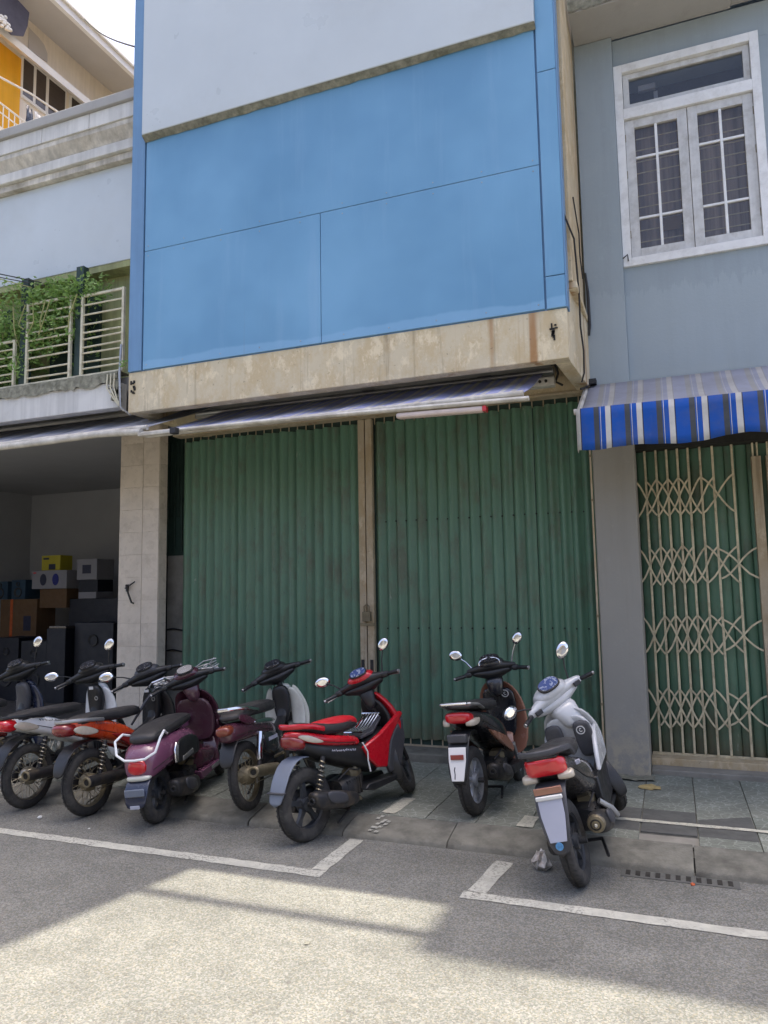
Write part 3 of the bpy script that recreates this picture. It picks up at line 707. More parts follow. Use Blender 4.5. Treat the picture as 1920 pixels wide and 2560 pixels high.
    MB().tube([(-.30, 7.64, 5.22), (-.24, 7.63, 5.26), (-.235, 7.63, 5.19)], .007, 6).build('hook', 'black_metal', w)
    # gate opening
    bx('gate_lintel', 'dark_gap', H, -.282, 4, 7.95, 8.2, 3.3, 3.4, 0)
    bx('threshold', 'cream_dull', H, -.28, 4, 7.93, 8.35, .08, .215, .008); bx('doorstep', 'concrete', H, -.28, 4, 7.72, 7.93, .07, .15, .012)
    g = bx('folding_gate', 'gate_bar', H, -.27, 4, 8.09, 8.11, .216, .24, .002)
    xs = [-.30, -.195, -.087, .017, .121, .222, .335, .451, .631, .80]
    for x in xs[1:-1]:
        bx('bar', 'gate_bar', g, x-.011, x+.011, 8.08, 8.11, .24, 3.38, .003)
    bx('meeting_post', 'post', g, .80, .885, 8.05, 8.13, .22, 3.16, .004); bx('meeting_post', 'post', g, .93, 1.02, 8.05, 8.13, .22, 3.16, .004)
    for x in (.82, .86, .95, .99): bx('bar', 'gate_bar', g, x-.008, x+.008, 8.08, 8.1, 3.16, 3.38, .002)
    bx('lock_plate', 'dusty_steel', g, .86, .94, 8.035, 8.049, 1.42, 1.6, .003)
    xs2 = [1.02+.15*i for i in range(18)]
    for x in xs2[1:]: bx('bar', 'gate_bar', g, x-.011, x+.011, 8.08, 8.11, .24, 3.38, .003)
    def strip(xa, za, xb, zb, bul):
        pts = []
        for i in range(9):
            t = i/8; pts.append((xa+(xb-xa)*t, 8.07 if (bul > 0) else 8.064, za+(zb-za)*t+bul*math.sin(2*math.pi*t)*random.uniform(.018, .024)))
        m = MB(); rs = []
        for i, p in enumerate(pts):
            q = Vector(pts[min(i+1, 8)])-Vector(pts[max(i-1, 0)]); q.normalize(); nrm = Vector((-q.z, 0, q.x))*.0085
            p = Vector(p); y = Vector((0, .002, 0))
            rs.append([p+nrm-y, p+nrm+y, p-nrm+y, p-nrm-y])
        m.rings(rs).build('lattice_strip', 'gate_bar', g, False)
    allx = xs
    for z in (2.80, 2.10, 1.405, .68):
        for k in range(1, len(allx)-1):
            xa, xm, xb = allx[k-1], allx[k], allx[k+1]
            h = .185 if xb-xa < .3 else .15
            j = lambda: random.uniform(-.012, .012)
            if random.random() > .08: strip(xa+.004, z+h+j(), xb-.004+j(), z-h+j(), 1)
            if random.random() > .08: strip(xa+.004+j(), z-h+j(), xb-.004, z+h+j(), -1)
        for k in range(1, 8):
            xa, xm, xb = xs2[k-1], xs2[k], xs2[k+1]
            strip(xa, z+.18, xb, z-.18, 1); strip(xa, z-.18, xb, z+.18, -1)
    # green sheet slats behind the bars
    p = .105; pr = [(0, 0), (.01, -.012), (.05, -.016), (.09, -.012), (p-.002, 0)]
    me = MB().prism(pr+[(x, y+.004) for x, y in reversed(pr)], 'z', .22, 3.38).mesh('slat', 'shutter', True, 60)
    for i in range(30): link('slat', me, g, (-.28+i*p, 8.17+random.uniform(-.004, .004), 0))
    bx('room_back', 'dark_gap', H, -.28, 3.9, 8.3, 8.34, .1, 3.4, 0)
grey_house()

# ------------------------------------------------------------------ open shop on the left
def left_shop():
    H = house('open_shop', (-8.8, 7.8, .1)); tag(H, 'open fronted shop with white tiled column and leafy railed balcony', 'building')
    # column with ceramic tiles
    c = bx('column', 'grout', H, -6.606, -6.004, 7.634, 7.78, .1, 4.2, 0); bx('column_return', 'dark_gap', H, -6.6, -6.2, 7.781, 8.16, .1, 4.2, 0)
    z = .1; row = .288
    for r in range(14):
        z0, z1 = z+r*row, min(z+(r+1)*row, 4.1)
        for x0, x1 in ((-6.612, -6.252), (-6.248, -5.998)):
            bx('tile', 'col_tile', c, x0+.0008, x1-.0008, 7.62, 7.634, z0+.0008, z1-.0008, .001)
        bx('tile', 'col_tile', c, -6.004, -5.994, 7.636, 7.78, z0+.0015, z1-.0015, 0)
    m = MB().tube([(-6.47, 7.6, 2.02), (-6.44, 7.57, 1.98), (-6.36, 7.575, 1.80), (-6.33, 7.58, 1.79)], .012, 6); m.tube([(-6.47, 7.58, 1.98), (-6.32, 7.58, 2.06)], .009, 6)
    m.box(-6.475, -6.445, 7.6, 7.62, 1.94, 2.03); m.build('wall_hook', 'black_metal', H)
    # room
    bx('room_back_wall', 'room', H, -13, -6.6, 12.2, 12.3, .1, 4.1, 0); bx('room_side_wall', 'room', H, -6.62, -6.52, 8.1, 12.2, .1, 4.1, 0)
    bx('room_side_wall', 'room', H, -13.1, -13, 7.7, 12.2, .1, 4.1, 0); bx('room_ceiling', 'room', H, -13, -6.0, 7.6, 12.3, 4.1, 4.2, 0)
    bx('room_floor', 'room_floor', H, -13, -6.61, 7.56, 12.2, .08, .15, 0)
    bx('column', 'col_tile', H, -13.0, -12.4, 7.62, 8.1, .1, 4.1, .004)
    # balcony band, floor, back wall
    bx('balcony_band', 'white_wall', H, -13, -5.78, 6.6, 6.74, 4.03, 4.33, .006)
    m = MB(); k = 120; a = []
    for j in range(3):
        for i in range(k+1): a.append((-13+7.23*i/k, 6.575+random.uniform(-.012, .012), (4.335, 4.39, 4.45)[j]+(random.uniform(-.05, .0) if j == 0 else random.uniform(-.006, .006))))
    a += [(-13+7.23*i/k, 6.80, 4.455) for i in range(k+1)]
    m.add(a, [(j*(k+1)+i, j*(k+1)+i+1, (j+1)*(k+1)+i+1, (j+1)*(k+1)+i) for j in range(3) for i in range(k)]); m.build('balcony_lip', 'moss', H)
    bx('balcony_floor', 'soffit', H, -13, -5.6, 6.742, 8.0, 4.25, 4.42, 0)
    bx('balcony_soffit_front', 'soffit', H, -13, -6.0, 6.742, 7.62, 4.21, 4.248, 0)
    bx('balcony_back_wall', 'olive', H, -13, -5.6, 7.1, 7.2, 4.42, 7.0, 0)
    for x in (-6.9, -8.4): bx('balcony_door', 'shutter_dark', H, x-.4, x+.4, 7.06, 7.099, 4.43, 5.7, .004)
    bx('upper_sign', 'white_panel', H, -13, -5.66, 6.88, 7.0, 5.94, 7.18, .006); bx('sign_underside', 'olive', H, -13, -5.66, 6.89, 7.1, 5.86, 5.938, 0)
    # stepped cornice of stone blocks
    bx('cornice_step', 'cornice', H, -13, -5.66, 6.80, 7.2, 7.183, 7.27, .006); bx('cornice_step', 'white_wall', H, -13, -5.66, 6.75, 7.2, 7.273, 7.40, .01)
    m = MB().prism([(6.78, 7.403), (6.68, 7.54), (6.68, 7.6), (7.2, 7.6), (7.2, 7.403)], 'x', -13, -5.66); m.build('cornice_cove', 'cornice', H, False)
    for i in range(11):
        x = -5.62-i*.76; bx('cornice_block', 'white_wall', H, x-.754, x, 6.66, 7.2, 7.603, 7.80, .008)
    bx('cornice_cap', 'soffit', H, -13, -5.64, 6.62, 7.3, 7.803, 7.93, .012)
    bx('roof', 'concrete', H, -13, -6.0, 6.9, 13, 7.3, 7.39, 0); bx('upper_side_wall', 'white_wall', H, -6.02, -6.0, 7.6, 13, 4.2, 7.3, 0); bx('upper_side_wall', 'white_wall', H, -13, -12.9, 6.9, 13, 4.2, 7.3, 0)
    bx('upper_rear_wall', 'concrete', H, -13, -6, 12.3, 12.4, .1, 7.3, 0)
    bx('balcony_end_wall', 'white_wall', H, -5.76, -5.6, 6.75, 7.6, 4.43, 7.0, 0)
    # railing
    rl = MB().box(-13, -5.76, 6.62, 6.66, 4.462, 4.485).build('railing', 'rail', H, False, .004)
    def rpanel(x0, x1, z1, bars, posts=True):
        for x in (x0, x1): bx('rail_post', 'rail', rl, x-.017, x+.017, 6.625, 6.66, 4.486, z1, .003)
        bx('rail_bar', 'rail', rl, x0+.017, x1-.017, 6.63, 6.655, z1-.03, z1, .003)
        for z in bars:
            dz = random.uniform(-.008, .008); MB().tube([(x0+.017, 6.643, z), (x1-.017, 6.643, z+dz)], .011, 6).build('rail_bar', 'rail', rl)
    rpanel(-7.235, -6.555, 5.50, [4.55, 4.65, 4.80, 4.9, 5.02, 5.12, 5.25, 5.36])
    rpanel(-6.375, -5.77, 5.47, [4.56, 4.64, 4.75, 4.82, 4.92, 5.0, 5.1, 5.22, 5.34])
    for i in range(4): rpanel(-8.2-i*.9, -7.44-i*.9, 5.07, [4.55, 4.64, 4.76, 4.86, 4.96])
    for x in (-6.465, -7.34): bx('rail_pier', 'shutter_dark', rl, x-.055, x+.055, 6.67, 6.76, 4.45, 5.86, .004)
    # broken corner with plaster flakes and wires
    m = MB()
    for i in range(14): 
        x = -5.80+random.uniform(-.12, .06); z = 4.08+random.uniform(0, .36); m.box(x, x+random.uniform(.02, .06), 6.56, 6.598, z, z+random.uniform(.03, .09))
    m.build('broken_plaster', 'moss', H, False, .004)
    MB().tube([(-5.73, 6.57, 4.75), (-5.72, 6.55, 4.6), (-5.71, 6.53, 4.4), (-5.69, 6.53, 4.0), (-5.60, 6.6, 3.92)], .014, 8).build('downpipe', 'alu', H)
    for dx in (-.03, -.08, -.13):
        MB().tube([(-5.78+dx, 6.56, 4.42), (-5.76+dx, 6.53, 4.25), (-5.72+dx*.4, 6.52, 4.1), (-5.66, 6.55, 3.96)], .008, 6).build('loose_wire', 'rail', H)
left_shop()

def vines():
    # climber on the balcony railing
    V = empty('climbing_plant', (-7.3, 6.6, 4.45)); tag(V, 'leafy green climbing plant trailing over the left balcony railing', 'plant')
    rnd = random.Random(3)
    m = MB(); st = MB()
    def leaf(m, p, s):
        n = Vector((rnd.gauss(0, 1), rnd.gauss(-.7, .7), rnd.gauss(.6, .7))).normalized(); a = n.cross(Vector((rnd.gauss(0, 1), 0, rnd.gauss(0, 1)))).normalized(); b = n.cross(a)
        p = Vector(p); m.add([p-a*s, p+b*s*.45, p+a*s, p-b*s*.45], [(0, 1, 2, 3)])
    for i in range(70):
        x = -1.2+rnd.random()*1.8; z = rnd.uniform(.75, 1.25) if x > -.2 else rnd.uniform(.3, 1.1)
        p = Vector((x, rnd.uniform(.04, .36), z)); pts = [p.copy()]
        for k in range(9):
            p = p+Vector((rnd.gauss(.02, .06), rnd.gauss(0, .03), rnd.gauss(-.045, .05))); pts.append(p.copy())
            for q in range(14): leaf(m, p+Vector((rnd.gauss(0, .055), rnd.gauss(0, .05), rnd.gauss(0, .05))), rnd.uniform(.02, .045))
        st.tube(pts, .005, 5)
    for i in range(26):     # mass along the top under the sign
        x = -1.3+rnd.random()*2.4
        for q in range(75): leaf(m, (x+rnd.gauss(0, .1), rnd.uniform(-.05, .3), 1.14+rnd.gauss(0, .09)-.05*max(0, x-.3)), rnd.uniform(.02, .042))
    for i in range(6):
        x = -.2+rnd.random()*1.0; st.tube([(x, -.05, .5+rnd.random()*.2), (x+rnd.gauss(0, .05), -.06, .75), (x+rnd.gauss(.05, .06), -.05, 1.0)], .008, 5)
    for i in range(16):     # bushy end at the left
        c = Vector((-.9+rnd.gauss(0, .35), rnd.uniform(-.1, .25), .62+rnd.gauss(0, .28)))
        for q in range(60): leaf(m, c+Vector((rnd.gauss(0, .09), rnd.gauss(0, .09), rnd.gauss(0, .09))), rnd.uniform(.016, .04))
    o = m.build('foliage', 'leaf', V, False); o['kind'] = 'stuff'
    st.build('stems', 'stem', V)
    # a shoot hanging in front of the white sign on its wire
    W = empty('hanging_vine', (-7.6, 6.3, 5.7)); tag(W, 'thin leafy shoot running along a wire before the white sign at left edge', 'plant')
    m = MB(); pts = [(-.9, 0, .38), (-.4, .05, .22), (0, .1, .12), (.3, .2, .02), (.45, .3, -.02)]
    for i in range(130):
        t = rnd.random()*3.4; k = int(t); f = t-k
        p = Vector(pts[k]).lerp(Vector(pts[k+1]), f); leaf(m, p+Vector((rnd.gauss(0, .02), rnd.gauss(0, .02), rnd.gauss(-.02, .025))), rnd.uniform(.012, .03))
    o = m.build('foliage', 'leaf', W, False); o['kind'] = 'stuff'
    MB().tube(pts, .006, 5).build('stem', 'stem', W)
    # tuft by the sign corner
    T = empty('weed_tuft', (-5.62, 6.46, 4.43)); tag(T, 'small green weed growing at the lower left corner of the blue sign', 'plant')
    m = MB()
    for i in range(26): leaf(m, (rnd.gauss(.05, .03), rnd.gauss(-.03, .02), rnd.gauss(.03, .025)), .02)
    o = m.build('foliage', 'leaf', T, False); o['kind'] = 'stuff'
    MB().tube([(.02, 0, -.05), (.04, -.02, .0), (.06, -.03, .05)], .004, 5).build('stem', 'stem', T)
vines()

# ------------------------------------------------------------------ goods inside the left shop
def goods():
    def box(name, label, cat, mat, x0, x1, z0, z1, y=10.5, d=.45, deco=None, group=None):
        c = ((x0+x1)/2, y+d/2, z0); o = MB().box(x0-c[0], x1-c[0], -d/2, d/2, 0, z1-z0).build(name, mat, None, False, .006); o.location = c
        tag(o, label, cat, group)
        hw, h = (x1-x0)/2, z1-z0
        if deco == 'ovals':
            for s, mm in ((-.45, 'ink'), (.5, 'ink_blue')):
                me = MB().lathe([(.001, 0), (.09, 0), (.09, -.004), (.001, -.004)], (0, 0, 0), 'y', 20, False)
                for p in me.v: p.x = p.x*.85+s*hw*.75; p.z = p.z*1.2+h*.5; p.y += -d/2-.001
                me.build('printed_picture', mm, o)
            MB().box(-hw+.03, -hw+.1, -d/2-.003, -d/2-.001, h-.05, h-.03).build('printed_mark', 'lens_red', o, False)
        if deco == 'square': MB().box(-.1, .1, -d/2-.004, -d/2-.001, h*.3, h*.72).build('printed_picture', 'ink', o, False)
        if deco == 'print':
            MB().box(-hw*.2, hw*.5, -d/2-.004, -d/2-.001, h*.05, h*.42).build('printed_picture', 'ink', o, False); MB().box(-hw*.8, -hw*.2, -d/2-.004, -d/2-.001, h*.72, h*.85).build('printed_mark', 'ink', o, False)
        if deco == 'tape':
            MB().box(-hw*.45, -hw*.3, -d/2-.003, -d/2-.001, 0, h).build('tape', 'lens_amber', o, False); MB().box(hw*.3, hw*.7, -d/2-.003, -d/2-.001, h*.25, h*.6).build('printed_mark', 'ink', o, False)
        if deco == 'speaker':
            for z, r in ((h*.35, min(hw, h)*.55), (h*.78, min(hw, h)*.25)):
                MB().lathe([(r, 0), (r*.95, -.02), (r*.75, -.004), (r*.3, .02), (.001, .01)], (0, -d/2-.002, z), 'y', 20, False).build('speaker_cone', 'tyre', o)
        return o
    B = 'goods stacked in the open shop'
    sh = house('black_rack', (-10.9, 11.2, .15)); tag(sh, 'black display rack along the back of the open shop carrying cartons', 'rack')
    for x in (-13, -11.95, -10.98, -10.2): bx('upright', 'cabinet', sh, x, x+.04, 10.45, 11.1, .15, 1.07, .003)
    bx('shelf', 'cabinet', sh, -13, -10.16, 10.44, 11.12, 1.03, 1.075, .004); bx('back_panel', 'cabinet', sh, -13, -10.1, 11.12, 11.16, .15, 1.07, .004)
    box('carton', 'big brown carton with an orange tape stripe at the left edge of the shop', 'box', 'carton', -11.88, -10.98, 1.075, 1.85, deco='tape', group=B)
    box('carton', 'brown carton under the white box with two printed ovals', 'box', 'carton', -10.97, -10.33, 1.68, 2.03, 10.55, .5, group=B)
    box('teal_case', 'dark teal case on the big brown carton, right one', 'case', 'teal', -11.62, -11.28, 1.852, 2.21, 10.5, .4, 'speaker', B)
    box('teal_case', 'dark teal case on the big brown carton, cut off by the left edge', 'case', 'teal', -12.1, -11.72, 1.852, 2.19, 10.5, .4, 'speaker', B)
    box('white_box', 'long white box printed with two dark ovals in the shop', 'box', 'white_carton', -11.12, -10.29, 2.033, 2.37, 10.5, .45, 'ovals', B)
    box('yellow_box', 'small yellow box standing on the long white box', 'box', 'yellow', -10.95, -10.5, 2.373, 2.65, 10.55, .3, 'print', B)
    cb = box('cabinet', 'tall black cabinet block under the white boxes in the shop', 'cabinet', 'cabinet', -10.32, -9.2, .15, 1.84, 10.62, .6)
    box('white_box', 'flat white box lying on the black cabinet', 'box', 'white_carton', -10.12, -9.71, 1.843, 1.96, 10.62, .45, None, B)
    box('black_box', 'black box between the two white boxes on the cabinet', 'box', 'cabinet', -10.14, -9.7, 1.963, 2.18, 10.64, .4, None, B)
    box('white_box', 'white box with a dark square picture on top of the pile', 'box', 'white_carton', -10.15, -9.69, 2.183, 2.56, 10.6, .45, 'square', B)
    box('speaker', 'black speaker cabinet below the big brown carton, left one', 'speaker', 'cabinet', -10.95, -10.42, .15, 1.2, 9.6, .5, 'speaker', 'speakers on the shop floor')
    box('speaker', 'black speaker cabinet below the long white box, middle one', 'speaker', 'cabinet', -10.36, -9.8, .15, 1.15, 9.6, .5, 'speaker', 'speakers on the shop floor')
    box('speaker', 'large black speaker cabinet beside the tiled column', 'speaker', 'cabinet', -9.3, -8.5, .15, 1.45, 9.7, .6, 'speaker', 'speakers on the shop floor')
    t = box('glass_case', 'dark glass topped case with coloured reflections in the shop', 'case', 'cabinet', -9.75, -9.35, .15, 1.36, 9.55, .45)
    MB().box(-.18, .18, -.2, .2, 1.212, 1.25).build('glass_top', 'glass', t, False, .004)
    s = MB().prism([(-9.75, .15), (-8.2, .15), (-8.2, 3.05), (-8.75, 2.9), (-8.75, 2.75), (-9.75, 2.6)], 'y', 11.3, 12.1).build('staircase', 'cabinet', None, False, .01)
    tag(s, 'dark stepped staircase block at the back right of the open shop', 'staircase')
    for x, y, w, h in ((-9.0, 8.9, .5, .8), (-8.3, 8.8, .45, .95), (-9.6, 8.7, .5, .7)):
        pass
    lp = MB().lathe([(.001, .03), (.02, .02), (.025, 0), (.018, -.03), (.001, -.035)], (0, 0, 0), 'z', 12, False).build('bulb', 'white_carton', None); lp.location = (-10.1, 12.16, 3.3); tag(lp, 'tiny pale bulb on the rear wall of the open shop', 'bulb')
goods()

# ------------------------------------------------------------------ far house, wires
def far_house():
    H = house('far_house', (-15, 13, 0)); tag(H, 'cream and yellow house with overhanging eaves behind the left shop', 'building')
    X = -13.0
    bx('wall', 'bg_wall', H, -22, X, 13.2, 30, 0, 15.3, 0); bx('wall', 'bg_wall', H, -22, X, 6, 13.2, 7.8, 15.3, 0); bx('yellow_wall', 'bg_yellow', H, X, X+.02, 6, 11.48, 7.8, 13.9, 0)
    bx('eave_slab', 'bg_grey', H, -22, -12.0, 4, 30, 15.0, 15.12, 0); bx('fascia_board', 'bg_white', H, -12.0, -11.9, 4, 30, 14.86, 15.06, 0); bx('gutter', 'bg_white', H, -11.899, -11.84, 4, 30, 15.03, 15.10, .01)
    m = MB().prism([(X, 14.02), (-12.47, 13.62), (-12.45, 13.78), (X, 14.2)], 'y', 6, 13.6); m.build('window_canopy', 'bg_white', H, False)
    for i, (y0, y1) in enumerate(((11.52, 11.80), (11.88, 12.16), (12.25, 12.74), (12.95, 13.5), (14.0, 15.0))):
        w = bx('window', 'bg_white', H, X, X+.05, y0-.04, y1+.04, 13.02, 13.98, 0); bx('pane', 'glass', w, X+.051, X+.055, y0, y1, 13.08, 13.94, 0)
    m = MB().prism([(11.66, 14.28), (11.66, 14.8), (11.95, 14.76), (12.1, 14.7), (12.2, 14.55), (12.21, 14.34)], 'x', X, X+.02); m.build('arched_panel', 'bg_grey', H, False)
    t = MB().prism([(8.5, 13.9), (8.5, 14.6), (10.72, 14.52), (11.03, 14.46), (11.0, 14.13), (10.9, 13.81), (10.6, 13.62), (10.32, 13.70)], 'x', -12.31, -12.29).build('tarpaulin', 'tarp', H, False)
    m = MB(); rnd = random.Random(4)
    for i in range(26): c = Vector((-12.25, 10.35+rnd.gauss(0, .1), 13.72+rnd.gauss(0, .06))); m.lathe([(.001, .03), (.035, .02), (.04, -.02), (.001, -.03)], c, 'z', 7, False)
    m.build('pale_tarpaulin_edge', 'bg_white', H)
    # balcony rail with a washing pole
    for z, r in ((11.92, .02), (11.72, .014)): MB().tube([(-12.25, 8, z+.1), (-12.25, 11.3, z-.03)], r, 6).build('rail', 'bg_white', H)
    for i in range(12): MB().tube([(-12.25, 9.6+i*.14, 11.4), (-12.25, 9.6+i*.14, 11.9)], .012, 6).build('baluster', 'bg_white', H)
    bx('balcony_slab', 'bg_wall', H, X+.021, -12.2, 6, 13, 11.2, 11.4, 0)
    MB().tube([(-12.25, 8, 12.1), (-12.25, 10.33, 12.47), (-12.25, 11.1, 12.62), (-12.25, 12.1, 12.70)], .022, 6).build('washing_pole', 'bg_white', H)
    for i, (y, mt, lb) in enumerate(((11.0, 'p_navy', 'navy cloth hanging from the far balcony pole, left one'), (11.22, 'bg_white', 'pale cloth hanging from the far balcony pole'), (11.42, 'p_navy', 'navy cloth hanging from the far balcony pole, right one'), (11.62, 'p_black', 'black cloth hanging from the far balcony pole'))):
        o = MB(); a = []
        for j in range(5):
            for k in range(4): a.append((.03*math.sin(k*2+j), k*.055, -j*.13))
        o.add(a, [(j*4+k, j*4+k+1, j*4+k+5, j*4+k+4) for j in range(4) for k in range(3)]); q = o.build('laundry', mt, None); q.location = (-12.25, y, 12.3); q.modifiers.new('Solid', 'SOLIDIFY').thickness = .01
        tag(q, lb, 'laundry', 'laundry on the far balcony')
far_house()
def wire(name, label, pts, r=.008):
    P = [Vector(p) for p in pts]; o = P[0]; q = []
    for i in range(len(P)-1):
        for k in range(8):
            t = k/8; s = P[i].lerp(P[i+1], t); s.z -= .05*math.sin(math.pi*t)*(P[i+1]-P[i]).length*.2; q.append(s)
    q.append(P[-1]); w = MB().tube([p-o for p in q], r, 6).build(name, 'cable', None); w.location = o; tag(w, label, 'cable')
wire('overhead_wire', 'thin dark wire crossing the sky from the far eave to the blue sign', [(-11.9, 12.2, 15.1), (-5.56, 6.55, 8.35)], .012)
wire('overhead_wire', 'pair of thin wires slanting down before the white left sign, upper one', [(-9.2, 6.1, 6.4), (-7.05, 6.65, 5.75)], .007)
wire('overhead_wire', 'pair of thin wires slanting down before the white left sign, lower one', [(-9.2, 6.1, 6.33), (-7.0, 6.65, 5.7)], .006)

# ------------------------------------------------------------------ litter
def litter():
    rnd = random.Random(5)
    def scrap(name, label, mat, c, r, n=9, flat=.5, cat='litter'):
        m = MB(); vs = []; 
        for j in range(4):
            for i in range(n):
                a = 2*math.pi*i/n; rr = r*(.25+.75*math.sin(math.pi*(j+.6)/4))*rnd.uniform(.6, 1.25)
                vs.append((rr*math.cos(a), rr*math.sin(a), r*flat*2*(j/3)*rnd.uniform(.7, 1.1)))
        m.rings([vs[j*n:(j+1)*n] for j in range(4)]); o = m.build(name, mat, None, False); o.location = c; tag(o, label, cat); return o
    scrap('crumpled_wrapper', 'crumpled shiny wrapper against the kerb beside the silver scooter wheel', 'foil', (-.93, 5.26, .001), .07, 11, .8)
    scrap('paper_scrap', 'small white paper scrap on the road by the orange motorbike wheel', 'sticker', (-5.18, 5.06, .001), .022, 8, .4)
    scrap('paper_scrap', 'tiny white crumb on the road below the plum scooter', 'sticker', (-4.55, 4.96, .001), .010, 8, .4)
    scrap('dry_leaves', 'heap of crushed dry leaves on the pavement by the grey pillar', 'dryleaf', (-.28, 7.22, .1), .09, 13, .12)
    scrap('pebble', 'orange brown crumb on the road by the gutter grate', 'lens_amber', (.02, 5.28, .001), .016, 7, .5)
    scrap('pebble', 'dark flat pebble on the sunlit road', 'kerb', (-1.95, 3.78, .001), .022, 7, .2)
    rag = MB(); a = []
    for j in range(6):
        for i in range(10): a.append((-.2+i*.042, -.09+j*.035+.02*math.sin(i), .004+.012*abs(math.sin(i*1.3+j*.9))))
    rag.add(a, [(j*10+i, j*10+i+1, j*10+i+11, j*10+i+10) for j in range(5) for i in range(9)])
    o = rag.build('rag', 'moss', None); o.location = (-.42, 7.5, .105); tag(o, 'flattened grey rag at the foot of the grey pillar', 'rag')
litter()

# ------------------------------------------------------------------ the other side of the street, behind the camera
def across():
    struct(MB().box(-60, 60, -9.2, -7.4, -.2, .1).build('pavement', 'kerb', smooth=False))
    x = -26.0; k = 0
    cols = [lin(222, 214, 198), lin(214, 212, 208), lin(204, 192, 174), lin(224, 220, 208), lin(190, 196, 198)]
    while x < 24:
        w = 4.6+.7*((k*7) % 3); h = 4.6+1.1*((k*5) % 4); nm = 'street_wall_%d' % (k % 5)
        if nm not in K: K[nm] = MAT(nm, cols[k % 5], .85, var=.12, vs=1.5, streak=.2)
        H = house('opposite_house', (x+w/2, -9.2, 0))
        tag(H, 'plain shophouse across the street behind the viewer', 'building', 'houses across the street')
        bx('wall', nm, H, x, x+w-.02, -17, -9.2, 0, h, 0); bx('roof_slab', 'concrete', H, x-.01, x+w-.03, -17, -8.7, h+.001, h+.2, 0)
        bx('shop_shutter', 'alu', H, x+.5, x+w-.5, -9.19, -9.15, .1, 3.1, 0)
        bx('canopy', 'concrete', H, x, x+w-.02, -9.19, -8.2, 3.3, 3.45, 0)
        for fl in range(int((h-3.6)/3.2)+1):
            for sx in (.25, .62):
                z0 = 3.9+fl*3.2
                if z0+1.5 > h: continue
                wd = bx('window', 'bg_white', H, x+w*sx-.1, x+w*sx+1.0, -9.19, -9.14, z0, z0+1.4, 0); bx('pane', 'glass', wd, x+w*sx-.03, x+w*sx+.93, -9.139, -9.13, z0+.07, z0+1.33, 0)
        x += w; k += 1
across()

